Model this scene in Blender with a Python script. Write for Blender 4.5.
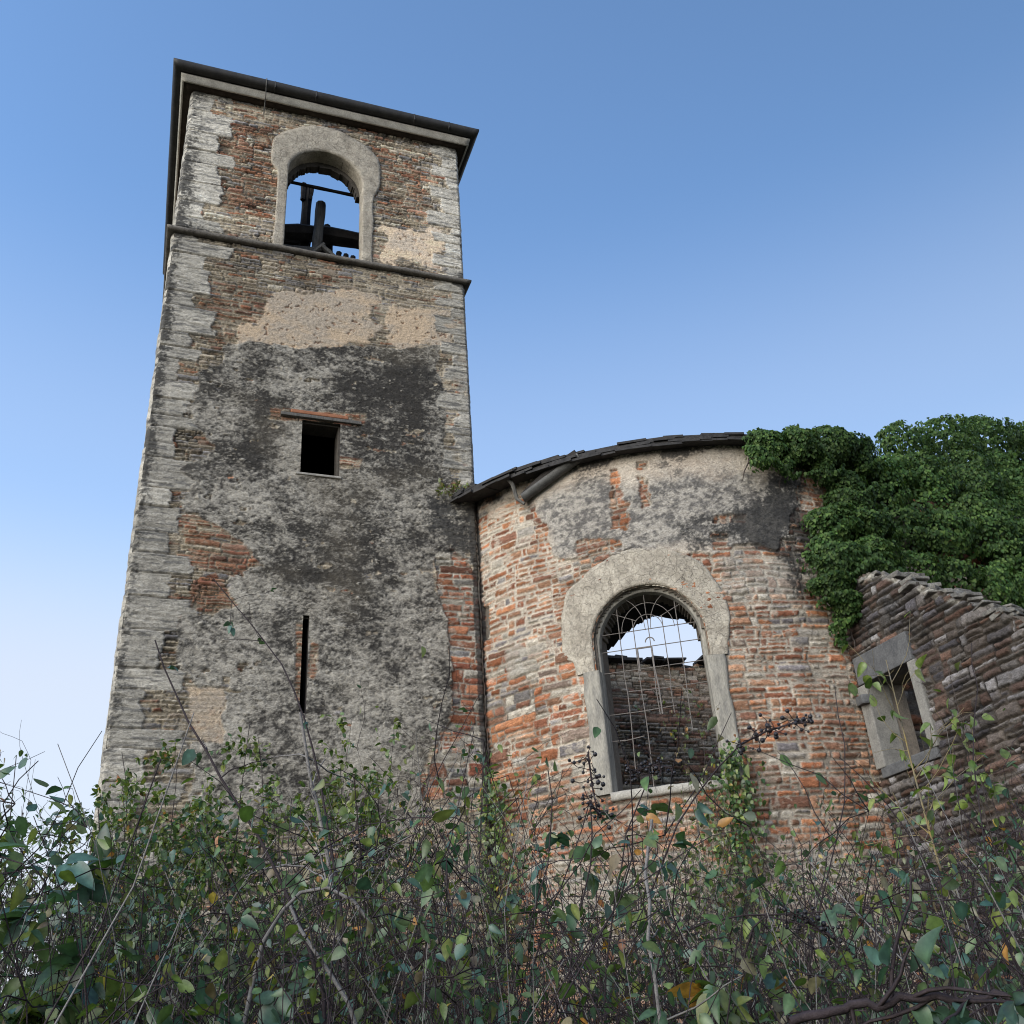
import bpy, bmesh, math, random
import numpy as np
from mathutils import Vector, Matrix

for o in list(bpy.data.objects):
    bpy.data.objects.remove(o)
S = bpy.context.scene
COL = S.collection
PI = math.pi
random.seed(7)

# ------------------------------------------------------------------ camera
YAW, PITCH, ROLL, FPX = 0.366188, 0.495234, -0.0726772, 987.0
EYE = np.array([0.0, 0.0, 1.6])


def cam_basis():
    f = np.array([math.sin(YAW) * math.cos(PITCH), math.cos(YAW) * math.cos(PITCH), math.sin(PITCH)])
    r0 = np.array([math.cos(YAW), -math.sin(YAW), 0.0])
    u0 = np.cross(r0, f)
    r = math.cos(ROLL) * r0 + math.sin(ROLL) * u0
    u = -math.sin(ROLL) * r0 + math.cos(ROLL) * u0
    return r, u, f


CR, CU, CF = cam_basis()
cd = bpy.data.cameras.new("camera")
cam = bpy.data.objects.new("camera", cd)
COL.objects.link(cam)
cam.matrix_world = Matrix(((CR[0], CU[0], -CF[0], EYE[0]), (CR[1], CU[1], -CF[1], EYE[1]),
                           (CR[2], CU[2], -CF[2], EYE[2]), (0, 0, 0, 1)))
cd.sensor_fit = 'HORIZONTAL'
cd.sensor_width = 36.0
cd.lens = 36.0 * FPX / 1024.0
cd.clip_start = 0.05
cd.clip_end = 3000
S.camera = cam

# ------------------------------------------------------------------ sky, sun, exposure
SUN_EL, SUN_AZ = math.radians(22.0), math.radians(240.0)     # azimuth clockwise from +Y
w = bpy.data.worlds.new("World")
S.world = w
w.use_nodes = True
nt = w.node_tree
bg = nt.nodes['Background']
sky = nt.nodes.new('ShaderNodeTexSky')
sky.sky_type = 'NISHITA'
sky.sun_disc = False
sky.sun_elevation = SUN_EL
sky.sun_rotation = SUN_AZ
sky.altitude = 300
sky.air_density = 1.3
sky.dust_density = .8
sky.ozone_density = 3.5
# clear evening air: the dome is a little brighter towards the sun's side and pales into haze low down
tc = nt.nodes.new('ShaderNodeTexCoord')
sx = nt.nodes.new('ShaderNodeSeparateXYZ')
nt.links.new(tc.outputs['Generated'], sx.inputs[0])
dt = nt.nodes.new('ShaderNodeVectorMath')
dt.operation = 'DOT_PRODUCT'
dt.inputs[1].default_value = (-.93, .36, 0)
nt.links.new(tc.outputs['Generated'], dt.inputs[0])
ma = nt.nodes.new('ShaderNodeMath')
ma.operation = 'MULTIPLY_ADD'
ma.inputs[1].default_value = .5
ma.inputs[2].default_value = 1.0
nt.links.new(dt.outputs['Value'], ma.inputs[0])
sk = nt.nodes.new('ShaderNodeVectorMath')
sk.operation = 'SCALE'
nt.links.new(sky.outputs[0], sk.inputs[0])
nt.links.new(ma.outputs[0], sk.inputs['Scale'])
tn = nt.nodes.new('ShaderNodeVectorMath')
tn.operation = 'MULTIPLY'
tn.inputs[1].default_value = (.96, 1.015, 1.08)
nt.links.new(sk.outputs[0], tn.inputs[0])
hz = nt.nodes.new('ShaderNodeValToRGB')
hz.color_ramp.interpolation = 'EASE'
he = hz.color_ramp.elements
he[0].position, he[0].color = 0.0, (1, 1, 1, 1)
he[1].position, he[1].color = 0.72, (0, 0, 0, 1)
for ps, v in ((.30, .80), (.50, .21)):
    e = he.new(ps)
    e.color = (v, v, v, 1)
nt.links.new(sx.outputs['Z'], hz.inputs[0])
hm = nt.nodes.new('ShaderNodeMix')
hm.data_type = 'RGBA'
hm.inputs[7].default_value = (2.95, 3.08, 3.4, 1)
nt.links.new(hz.outputs[0], hm.inputs[0])
nt.links.new(tn.outputs[0], hm.inputs[6])
nt.links.new(hm.outputs[2], bg.inputs[0])
bg.inputs[1].default_value = 0.12
sl = bpy.data.lights.new("sun", 'SUN')
sl.energy = 2.1
sl.angle = math.radians(60)
sl.color = (1.0, 0.93, 0.79)
so = bpy.data.objects.new("sun", sl)
COL.objects.link(so)
sd = Vector((math.sin(SUN_AZ) * math.cos(SUN_EL), math.cos(SUN_AZ) * math.cos(SUN_EL), math.sin(SUN_EL)))
so.rotation_euler = sd.to_track_quat('Z', 'Y').to_euler()
S.view_settings.view_transform = 'Standard'
S.view_settings.look = 'None'
S.view_settings.gamma = 1.0
S.view_settings.exposure = 1.15
S.cycles.pixel_filter_type = 'BLACKMAN_HARRIS'
S.cycles.filter_width = 1.05
S.render.filter_size = 1.05
S.cycles.max_bounces = 6
S.cycles.transparent_max_bounces = 8

# ------------------------------------------------------------------ helpers
def ray(px):
    px = np.asarray(px, float)
    return (px[..., 0:1] - 512) / FPX * CR - (px[..., 1:2] - 512) / FPX * CU + CF


def on_y(px, y):
    d = ray(px)
    return EYE + d * ((y - EYE[1]) / d[..., 1])[..., None]


def on_x(px, x):
    d = ray(px)
    return EYE + d * ((x - EYE[0]) / d[..., 0])[..., None]


def on_z(px, z):
    d = ray(px)
    return EYE + d * ((z - EYE[2]) / d[..., 2])[..., None]


def at(px, dist):
    """point seen in direction px at a horizontal distance dist from the eye"""
    d = ray(px)
    return EYE + d * (dist / np.hypot(d[..., 0], d[..., 1]))[..., None]


AC, AR = np.array([6.762, 11.872]), 3.551          # plan of the apse: centre, radius


def on_cyl(px):
    d = ray(px)
    dd = d[..., :2]
    oc = EYE[:2] - AC
    a = (dd ** 2).sum(-1)
    b = 2 * (dd @ oc)
    c = oc @ oc - AR * AR
    t = (-b - np.sqrt(np.maximum(b * b - 4 * a * c, 0))) / (2 * a)
    p = EYE + d * t[..., None]
    th = np.arctan2(p[..., 0] - AC[0], -(p[..., 1] - AC[1]))
    return np.stack([th * AR, p[..., 2]], -1)           # (arc length, height)


def hsh(i, j, seed):
    i = np.asarray(i).astype(np.int64)
    j = np.asarray(j).astype(np.int64)
    h = (i * 374761393 + j * 668265263 + seed * 2147483647 + 12345) & 0xffffffff
    h = ((h ^ (h >> 13)) * 1274126177) & 0xffffffff
    h = ((h ^ (h >> 16)) * 2246822519) & 0xffffffff
    h = h ^ (h >> 15)
    return (h & 0xffffff) / float(0x1000000)


def vn(x, y, seed=0):
    xi = np.floor(x)
    yi = np.floor(y)
    fx = x - xi
    fy = y - yi
    fx = fx * fx * (3 - 2 * fx)
    fy = fy * fy * (3 - 2 * fy)
    a = hsh(xi, yi, seed)
    b = hsh(xi + 1, yi, seed)
    c = hsh(xi, yi + 1, seed)
    d = hsh(xi + 1, yi + 1, seed)
    return ((a * (1 - fx) + b * fx) * (1 - fy) + (c * (1 - fx) + d * fx) * fy) * 2 - 1


def fbm(x, y, seed=0, octv=4, gain=0.5):
    s = 0
    a = 1.0
    t = 0
    for k in range(octv):
        s = s + a * vn(x * 2 ** k + 13.7 * k, y * 2 ** k + 7.3 * k, seed + k)
        t += a
        a *= gain
    return s / t


def sst(a, b, x):
    t = np.clip((x - a) / (b - a), 0, 1)
    return t * t * (3 - 2 * t)


def sdpoly(u, v, poly):
    """signed distance to a polygon, positive inside"""
    P = np.asarray(poly, float)
    d = np.full(u.shape, 1e9)
    ins = np.zeros(u.shape, bool)
    n = len(P)
    for i in range(n):
        a = P[i]
        b = P[(i + 1) % n]
        e = b - a
        L = max(e @ e, 1e-12)
        t = np.clip(((u - a[0]) * e[0] + (v - a[1]) * e[1]) / L, 0, 1)
        d = np.minimum(d, (u - a[0] - t * e[0]) ** 2 + (v - a[1] - t * e[1]) ** 2)
        if a[1] != b[1]:
            c = ((a[1] > v) != (b[1] > v)) & (u < (b[0] - a[0]) * (v - a[1]) / (b[1] - a[1]) + a[0])
            ins ^= c
    d = np.sqrt(d)
    return np.where(ins, d, -d)


def blob(u, v, poly, soft=0.05, rag=0.08, seed=0, sc=4.0):
    d = sdpoly(u, v, poly) + rag * fbm(u * sc, v * sc * 1.3, seed, 4, .6)
    return sst(-soft, soft, d)


def mix(a, b, t):
    return a * (1 - t[..., None]) + b * t[..., None]


# ------------------------------------------------------------------ object helpers
def setup(o, parent):
    COL.objects.link(o)
    if parent is not None:
        o.parent = parent
        if parent.type == 'EMPTY':
            o.matrix_parent_inverse = Matrix.Translation(-Vector(parent.location))
    return o


def thing(name, label, cat, loc=(0, 0, 0), group=None):
    o = bpy.data.objects.new(name, None)
    o.empty_display_size = 0.3
    COL.objects.link(o)
    o.location = loc
    o['label'] = label
    o['category'] = cat
    if group:
        o['group'] = group
    return o


def tag(o, label, cat, group=None):
    o['label'] = label
    o['category'] = cat
    if group:
        o['group'] = group
    return o


def np_mesh(name, V, F, mat, parent=None, col=None, smooth=True, attrs=None):
    """V (n,3), F list of (m,k) index arrays"""
    me = bpy.data.meshes.new(name)
    V = np.asarray(V, np.float32)
    if not isinstance(F, (list, tuple)):
        F = [F]
    me.vertices.add(len(V))
    me.vertices.foreach_set('co', V.ravel())
    nl = sum(f.size for f in F)
    npoly = sum(len(f) for f in F)
    me.loops.add(nl)
    me.polygons.add(npoly)
    me.loops.foreach_set('vertex_index', np.concatenate([f.ravel() for f in F]).astype(np.int32))
    ls = []
    o = 0
    for f in F:
        ls.append(o + np.arange(len(f)) * f.shape[1])
        o += f.size
    me.polygons.foreach_set('loop_start', np.concatenate(ls).astype(np.int32))
    me.polygons.foreach_set('use_smooth', np.full(npoly, smooth))
    me.update(calc_edges=True)
    if col is not None:
        a = me.color_attributes.new('col', 'FLOAT_COLOR', 'POINT')
        c = np.ones((len(V), 4), np.float32)
        c[:, :3] = col
        a.data.foreach_set('color', c.ravel())
    me.materials.append(mat)
    me.validate()
    return setup(bpy.data.objects.new(name, me), parent)


def grid_faces(nu, nv, keep=None):
    i = np.arange(nu * nv).reshape(nv, nu)
    f = np.stack([i[:-1, :-1], i[:-1, 1:], i[1:, 1:], i[1:, :-1]], -1)
    if keep is not None:
        f = f[keep]
    return f.reshape(-1, 4)


def compact(V, F, C):
    u, inv = np.unique(F, return_inverse=True)
    return V[u], inv.reshape(F.shape), (C[u] if C is not None else None)


class MB:
    """collects boxes, tubes and prisms into one mesh"""
    def __init__(self):
        self.v = []
        self.f = []
        self.n = 0

    def add(self, v, f):
        self.v.append(np.asarray(v, float))
        self.f += [tuple(int(i) + self.n for i in q) for q in f]
        self.n += len(v)

    def box(self, c, s, M=None):
        s = np.array(s) / 2.0
        v = np.array([[x, y, z] for x in (-1, 1) for y in (-1, 1) for z in (-1, 1)]) * s
        if M is not None:
            v = v @ np.array(M).T
        self.add(v + np.array(c), [(0, 1, 3, 2), (4, 6, 7, 5), (0, 4, 5, 1), (2, 3, 7, 6), (0, 2, 6, 4), (1, 5, 7, 3)])

    def tube(self, pts, rad, n=6, cap=True):
        pts = np.asarray(pts, float)
        rad = np.broadcast_to(np.asarray(rad, float), (len(pts),))
        T = np.gradient(pts, axis=0)
        T /= np.linalg.norm(T, axis=1)[:, None] + 1e-9
        up = np.array([0.31, 0.2, 0.93]) if abs(T[0][2]) < .9 else np.array([1, .1, 0])
        V = []
        for p, t, r in zip(pts, T, rad):
            a = np.cross(t, up)
            a /= np.linalg.norm(a) + 1e-9
            b = np.cross(t, a)
            for k in range(n):
                V.append(p + r * (math.cos(2 * PI * k / n) * a + math.sin(2 * PI * k / n) * b))
        F = []
        for i in range(len(pts) - 1):
            for k in range(n):
                F.append((i * n + k, i * n + (k + 1) % n, (i + 1) * n + (k + 1) % n, (i + 1) * n + k))
        if cap:
            F.append(tuple(range(n))[::-1])
            F.append(tuple((len(pts) - 1) * n + k for k in range(n)))
        self.add(V, F)

    def build(self, name, mat, parent=None, smooth=False, bevel=0, sub=0):
        me = bpy.data.meshes.new(name)
        me.from_pydata(np.concatenate(self.v).tolist(), [], self.f)
        for p in me.polygons:
            p.use_smooth = smooth
        me.materials.append(mat)
        if bevel:
            bm = bmesh.new()
            bm.from_mesh(me)
            bmesh.ops.bevel(bm, geom=list(bm.edges), offset=bevel, segments=2, affect='EDGES', profile=.6)
            bm.to_mesh(me)
            bm.free()
        return setup(bpy.data.objects.new(name, me), parent)


# ------------------------------------------------------------------ materials
def new_mat(name):
    m = bpy.data.materials.new(name)
    m.use_nodes = True
    return m, m.node_tree, m.node_tree.nodes['Principled BSDF']


def noise_node(t, scale, detail=5, rough=.6, coord=None, stretch=None):
    n = t.nodes.new('ShaderNodeTexNoise')
    n.inputs['Scale'].default_value = scale
    n.inputs['Detail'].default_value = detail
    n.inputs['Roughness'].default_value = rough
    if coord is None:
        coord = t.nodes.new('ShaderNodeTexCoord').outputs['Object']
    if stretch:
        mp = t.nodes.new('ShaderNodeMapping')
        mp.inputs['Scale'].default_value = stretch
        t.links.new(coord, mp.inputs[0])
        coord = mp.outputs[0]
    t.links.new(coord, n.inputs['Vector'])
    return n


def ramp(t, src, stops):
    r = t.nodes.new('ShaderNodeValToRGB')
    els = r.color_ramp.elements
    while len(els) < len(stops):
        els.new(.5)
    for e, (p, c) in zip(els, stops):
        e.position = p
        e.color = (*c, 1) if isinstance(c, tuple) else (c, c, c, 1)
    t.links.new(src, r.inputs[0])
    return r


def mul(t, a, b, fac=1.0, mode='MULTIPLY'):
    m = t.nodes.new('ShaderNodeMix')
    m.data_type = 'RGBA'
    m.blend_type = mode
    m.inputs[0].default_value = fac
    t.links.new(a, m.inputs[6])
    t.links.new(b, m.inputs[7])
    return m.outputs[2]


def attr_mat(name, bump=.7, fine=48, amp=(0.55, 1.5), rough=.95, stretch=(1, 1, 2.2)):
    """masonry: the per-vertex stone colour, broken up by fine grain"""
    m, t, b = new_mat(name)
    a = t.nodes.new('ShaderNodeAttribute')
    a.attribute_name = 'col'
    n1 = noise_node(t, fine, 6, .7, stretch=stretch)
    r1 = ramp(t, n1.outputs[0], [(.3, amp[0]), (.7, amp[1])])
    c = mul(t, a.outputs['Color'], r1.outputs[0])
    n2 = noise_node(t, 19, 6, .75, stretch=stretch)
    r2 = ramp(t, n2.outputs[0], [(.32, .72), (.7, 1.28)])
    c = mul(t, c, r2.outputs[0])
    t.links.new(c, b.inputs['Base Color'])
    b.inputs['Roughness'].default_value = rough
    b.inputs['Specular IOR Level'].default_value = .15
    bp = t.nodes.new('ShaderNodeBump')
    bp.inputs['Strength'].default_value = bump
    bp.inputs['Distance'].default_value = .018
    ad = t.nodes.new('ShaderNodeMath')
    ad.operation = 'ADD'
    t.links.new(n1.outputs[0], ad.inputs[0])
    t.links.new(n2.outputs[0], ad.inputs[1])
    t.links.new(ad.outputs[0], bp.inputs['Height'])
    t.links.new(bp.outputs[0], b.inputs['Normal'])
    return m


def plain_mat(name, c1, c2, scale=12, rough=.9, bump=.3, stretch=None, spec=.2, metal=0, dist=.01):
    m, t, b = new_mat(name)
    n1 = noise_node(t, scale, 7, .68, stretch=stretch)
    r1 = ramp(t, n1.outputs[0], [(.3, c1), (.7, c2)])
    n2 = noise_node(t, scale * 9, 4, .6, stretch=stretch)
    r2 = ramp(t, n2.outputs[0], [(.3, .75), (.7, 1.25)])
    c = mul(t, r1.outputs[0], r2.outputs[0])
    t.links.new(c, b.inputs['Base Color'])
    b.inputs['Roughness'].default_value = rough
    b.inputs['Specular IOR Level'].default_value = spec
    b.inputs['Metallic'].default_value = metal
    bp = t.nodes.new('ShaderNodeBump')
    bp.inputs['Strength'].default_value = bump
    bp.inputs['Distance'].default_value = dist
    ad = t.nodes.new('ShaderNodeMath')
    ad.operation = 'ADD'
    t.links.new(n1.outputs[0], ad.inputs[0])
    t.links.new(n2.outputs[0], ad.inputs[1])
    t.links.new(ad.outputs[0], bp.inputs['Height'])
    t.links.new(bp.outputs[0], b.inputs['Normal'])
    return m


def crackle_mat(name, c1, c2, scale=13):
    """old limestone render with hairline crackle and grey lichen"""
    m, t, b = new_mat(name)
    co = t.nodes.new('ShaderNodeTexCoord').outputs['Object']
    nw = noise_node(t, 7, 3, .6, co)
    mxv = t.nodes.new('ShaderNodeMix')
    mxv.data_type = 'VECTOR'
    mxv.inputs[0].default_value = .12
    t.links.new(co, mxv.inputs[4])
    t.links.new(nw.outputs['Color'], mxv.inputs[5])
    vo = t.nodes.new('ShaderNodeTexVoronoi')
    vo.feature = 'DISTANCE_TO_EDGE'
    vo.inputs['Scale'].default_value = scale
    t.links.new(mxv.outputs[1], vo.inputs['Vector'])
    # cracks only in places
    nm = noise_node(t, 5, 3, .5, co)
    cr = ramp(t, vo.outputs['Distance'], [(0.0, .45), (.03, 1.0)])
    pl = ramp(t, nm.outputs[0], [(.50, 0.0), (.62, 1.0)])
    n1 = noise_node(t, 6, 7, .7, co)
    nst = noise_node(t, 2.6, 5, .65, co, (1.6, 1.6, .7))
    n1b = mul(t, n1.outputs[0], nst.outputs[0], .55, 'OVERLAY')
    base = ramp(t, n1b, [(.28, c1), (.62, c2)])
    n2 = noise_node(t, 42, 6, .75, co)
    r2 = ramp(t, n2.outputs[0], [(.3, .6), (.7, 1.35)])
    c = mul(t, base.outputs[0], r2.outputs[0])
    mm = t.nodes.new('ShaderNodeMix')
    mm.data_type = 'RGBA'
    mm.blend_type = 'MULTIPLY'
    t.links.new(pl.outputs[0], mm.inputs[0])
    t.links.new(c, mm.inputs[6])
    t.links.new(cr.outputs[0], mm.inputs[7])
    t.links.new(mm.outputs[2], b.inputs['Base Color'])
    b.inputs['Roughness'].default_value = .95
    b.inputs['Specular IOR Level'].default_value = .15
    bp = t.nodes.new('ShaderNodeBump')
    bp.inputs['Strength'].default_value = .8
    bp.inputs['Distance'].default_value = .018
    ad = t.nodes.new('ShaderNodeMath')
    ad.operation = 'ADD'
    t.links.new(n2.outputs[0], ad.inputs[0])
    t.links.new(cr.outputs[0], ad.inputs[1])
    t.links.new(ad.outputs[0], bp.inputs['Height'])
    t.links.new(bp.outputs[0], b.inputs['Normal'])
    return m


M_MASON = attr_mat('rubble_masonry')
M_MASON2 = attr_mat('rubble_masonry_rough', bump=.5)
M_STONE = crackle_mat('old_limestone', (.24, .215, .18), (.45, .41, .345))
M_JAMB = plain_mat('weathered_jamb_stone', (.16, .155, .145), (.36, .34, .295), 5, stretch=(3, 3, .6), bump=.5)
M_FASC = plain_mat('pale_fascia_stone', (.34, .32, .29), (.58, .555, .50), 7, bump=.4)
M_CORN = plain_mat('cornice_stone', (.22, .21, .195), (.42, .40, .36), 7, bump=.4)
M_STRING = plain_mat('dark_string_course_stone', (.07, .064, .06), (.20, .185, .165), 9, bump=.6, dist=.02)
M_GREYST = plain_mat('dressed_grey_stone', (.06, .062, .068), (.125, .127, .13), 6, bump=.25)
M_SLATE = plain_mat('roof_slate', (.02, .02, .022), (.06, .058, .058), 14, rough=.85, bump=.5)
M_GUTTER = plain_mat('tarnished_gutter_metal', (.018, .018, .02), (.045, .043, .042), 9, rough=.6, spec=.3)
M_WOOD = plain_mat('black_old_timber', (.018, .017, .018), (.05, .045, .042), 6, stretch=(1, 1, 1), rough=.9, bump=.6)
M_WOODG = plain_mat('grey_old_timber', (.07, .068, .066), (.17, .165, .155), 8, stretch=(6, 6, .7), rough=.9, bump=.6)
M_IRON = plain_mat('rusty_iron', (.10, .09, .085), (.21, .19, .18), 30, rough=.8, spec=.3)
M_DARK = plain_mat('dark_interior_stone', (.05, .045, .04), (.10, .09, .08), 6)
M_SOFFIT = plain_mat('brown_soffit', (.035, .026, .022), (.085, .065, .055), 9, bump=.6)
M_COREW = plain_mat('wall_core', (.10, .09, .08), (.2, .17, .14), 6)

# ------------------------------------------------------------------ masonry generator
def masonry(u, v, seed, ch=(.05, .10), cl=(.15, .42), red=None, joint=.007, depth=.022, off=.012,
            warp=.04, flush=None, pal_red=None, pal_grey=None, mortar=(.34, .305, .25), split=.35, layer=.004):
    rng = np.random.RandomState(seed)
    if red is None:
        red = np.full(u.shape, .3)
    if flush is None:
        flush = np.zeros(u.shape)
    pr = np.array(pal_red if pal_red is not None else
                  [(.27, .105, .06), (.21, .08, .052), (.34, .15, .085), (.17, .085, .06), (.24, .12, .08)])
    pg = np.array(pal_grey if pal_grey is not None else
                  [(.25, .235, .215), (.19, .185, .185), (.31, .28, .235), (.22, .185, .15), (.165, .155, .16), (.36, .335, .29)])
    vv = v + warp * fbm(u * 1.1, v * .9, seed + 1, 3) + .006 * vn(u * 6, v * 8, seed + 2) + .0045 * vn(u * 19, v * 25, seed + 12) + .003 * vn(u * 43, v * 50, seed + 31)
    uu = u + .018 * vn(u * 6, v * 8, seed + 3) + .012 * vn(u * 19, v * 23, seed + 4)
    lo, hi = vv.min() - 1, vv.max() + 1
    bh = (ch[0] + ch[1]) / 2
    bs = rng.uniform(bh * 2.2, bh * 4.4, int((hi - lo) / (bh * 2.2)) + 2)
    bd = lo + np.concatenate([[0], np.cumsum(bs)])
    bi = np.clip(np.searchsorted(bd, vv) - 1, 0, len(bs) - 1)
    Lb = (cl[0] + cl[1]) * rng.uniform(.9, 2.2, len(bs))[bi]
    xb = uu / Lb + rng.uniform(0, 10, len(bs))[bi] + 500
    JB = lambda kk: kk + (hsh(kk, bi, seed + 41) - .5) * .7
    kb = np.floor(xb)
    kb = np.where(xb < JB(kb), kb - 1, kb)
    kb = np.where(xb >= JB(kb + 1), kb + 1, kb)
    dub = np.minimum(xb - JB(kb), JB(kb + 1) - xb) * Lb
    H_ = bs[bi]
    nsub = np.clip(np.round(H_ / bh * (.7 + .7 * hsh(kb, bi, seed + 42))), 1, 5)
    yb = (vv - bd[bi]) / H_ * nsub
    JS = lambda q: q + np.where((q > 0) & (q < nsub), (hsh(kb * 7 + q, bi, seed + 43) - .5) * .62, 0.0)
    ks = np.clip(np.floor(yb), 0, nsub - 1)
    ks = np.where(yb < JS(ks), ks - 1, ks)
    ks = np.where(yb >= JS(ks + 1), ks + 1, ks)
    ks = np.clip(ks, 0, nsub - 1)
    t0 = bd[bi] + JS(ks) / nsub * H_
    hh = (JS(ks + 1) - JS(ks)) / nsub * H_
    ci = ((bi * 997 + kb.astype(np.int64)) * 8 + ks).astype(np.int64)
    r1_, r2_ = hsh(ci, bi, seed + 44), hsh(ci, bi, seed + 45)
    L = (cl[0] + (cl[1] - cl[0]) * r1_) * np.clip(.55 + .45 * hh / bh, .6, 1.5)
    ph = r2_ * 10
    x = uu / L + ph + 1000
    k = np.floor(x)
    J = lambda kk: kk + (hsh(kk, ci, seed + 5) - .5) * .8
    k = np.where(x < J(k), k - 1, k)
    k = np.where(x >= J(k + 1), k + 1, k)
    du = np.minimum(np.minimum(x - J(k), J(k + 1) - x) * L, dub)
    sid = (k.astype(np.int64) * 7919 + ci * 31 + kb.astype(np.int64)) & 0x3fffffff
    s1 = hsh(sid, ci, seed + 6)
    mid = t0 + hh * (.35 + .3 * hsh(sid, ci, seed + 7))
    spl = (s1 < split) & (hh > ch[0] * 1.6)
    up = spl & (vv > mid)
    dn = spl & (vv <= mid)
    v0 = np.where(up, mid, t0)
    v1 = np.where(dn, mid, t0 + hh)
    dv = np.minimum(vv - v0, v1 - vv)
    sid = sid * 2 + up
    e = np.minimum(du, dv) + .004 * vn(u * 40, v * 50, seed + 8) + .003 * vn(u * 90, v * 90, seed + 18)
    jw = joint * (1 + .9 * fbm(u * 2, v * 2, seed + 9, 2)) * (.6 + .9 * hsh(sid, ci, seed + 19))
    m = sst(jw * .4, jw * 1.5 + .004, e)
    a = hsh(sid, ci, seed + 10)
    b = hsh(sid, ci, seed + 11)
    c = hsh(sid, ci, seed + 13)
    h_st = (a - .5) * 2 * off + (vv - (v0 + v1) / 2) / np.maximum(v1 - v0, .02) * (b - .5) * .016 \
        + .007 * sst(0, .03, e) + .005 * np.clip(1 - 2 * np.abs(vv - (v0 + v1) / 2) / np.maximum(v1 - v0, .02), 0, 1) + layer * fbm(u * 7, v * 60, seed + 14, 3) + .009 * fbm(u * 20, v * 30, seed + 15, 3, .7)
    jd = depth * (.5 + .8 * hsh(sid, ci, seed + 16))
    h = h_st * m + (-jd * (1 - flush) + .002 * vn(u * 30, v * 30, seed + 17)) * (1 - m)
    isred = c < red
    cr = pr[(a * 991 % 1 * len(pr)).astype(int)]
    cg = pg[(b * 773 % 1 * len(pg)).astype(int)]
    cs = np.where(isred[..., None], cr, cg) * (.62 + .76 * hsh(sid, ci, seed + 20))[..., None]
    cs = cs * np.clip(1 + .55 * fbm(u * 16, v * 34, seed + 21, 4, .75), .3, 2)[..., None]
    # pale mortar smeared over stones
    sm = sst(.10, .32, fbm(u * 8, v * 12, seed + 22, 4, .75)) * .75
    cs = mix(cs, np.array(mortar) * .95, sm * (0.35 + .65 * flush))
    mt = np.clip(.30 + .75 * flush + .55 * fbm(u * 5, v * 6, seed + 23, 3), .12, 1.1)
    cm = np.array(mortar)[None, None, :] * mt[..., None]
    return h, mix(cm, cs, m), m


def lichen(c, u, v, amt, seed, dark=(.035, .035, .036)):
    """black lichen / soot staining with a speckled outline, also used for painted shade"""
    n = fbm(u * 7, v * 9, seed, 5, .75)
    n2 = fbm(u * 38, v * 46, seed + 40, 3, .7)
    k = np.clip(amt, 0, 1)
    t = sst(.22, -.12, n * .55 + n2 * .45 + .6 - k * 1.25) * np.minimum(1, k * 2.4)
    return mix(c, np.array(dark), t * .86)


def plaster_tex(u, v, seed, c1, c2, worn=0.0):
    n = fbm(u * 2.2, v * 5, seed, 5, .6)
    n2 = fbm(u * 12, v * 20, seed + 6, 4, .7)
    c = mix(np.broadcast_to(np.array(c1), u.shape + (3,)), np.array(c2), sst(-.35, .35, n + .35 * n2))
    h = .012 + .004 * n + .005 * n2 + .003 * vn(u * 60, v * 60, seed + 9)
    return h, c

# ------------------------------------------------------------------ ground
def ground_z(x, y):
    d = np.hypot(np.asarray(x, float), np.asarray(y, float))
    return 0.9 * sst(1.5, 8.5, d) + 0.05 * vn(np.asarray(x, float) * .7, np.asarray(y, float) * .7, 5)


def build_ground():
    r = np.concatenate([np.linspace(0, 20, 60), np.geomspace(21, 900, 30)])
    a = np.linspace(0, 2 * PI, 97)
    A, Rr = np.meshgrid(a, r)
    x = Rr * np.cos(A)
    y = Rr * np.sin(A) + 2
    z = ground_z(x, y)
    m = plain_mat('leaf_littered_earth', (.03, .035, .015), (.08, .07, .04), 1.5, bump=.6)
    o = np_mesh('ground', np.stack([x, y, z], -1).reshape(-1, 3), grid_faces(97, len(r)), m)
    o['kind'] = 'structure'


build_ground()


def slab_mesh(mask, us, vs, pos, d0, d1):
    """wall body from a cell mask: front at depth d0, back at d1, closed along every edge"""
    nv, nu = mask.shape
    U, Vv = np.meshgrid(us, vs)
    A = pos(U, Vv, d0).reshape(-1, 3)
    B = pos(U, Vv, d1).reshape(-1, 3)
    n = len(A)
    idx = np.arange(n).reshape(nv + 1, nu + 1)
    a, b, c, d = idx[:-1, :-1], idx[:-1, 1:], idx[1:, 1:], idx[1:, :-1]
    F = [np.stack([a, b, c, d], -1)[mask], np.stack([d, c, b, a], -1)[mask] + n]
    pad = np.pad(mask, 1)
    for (m, p, q) in ((~pad[1:-1, :-2], d, a), (~pad[1:-1, 2:], b, c), (~pad[:-2, 1:-1], a, b), (~pad[2:, 1:-1], c, d)):
        s = mask & m
        P, Q = p[s], q[s]
        F.append(np.stack([Q, P, P + n, Q + n], -1))
    return np.concatenate([A, B]), np.concatenate(F)


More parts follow.
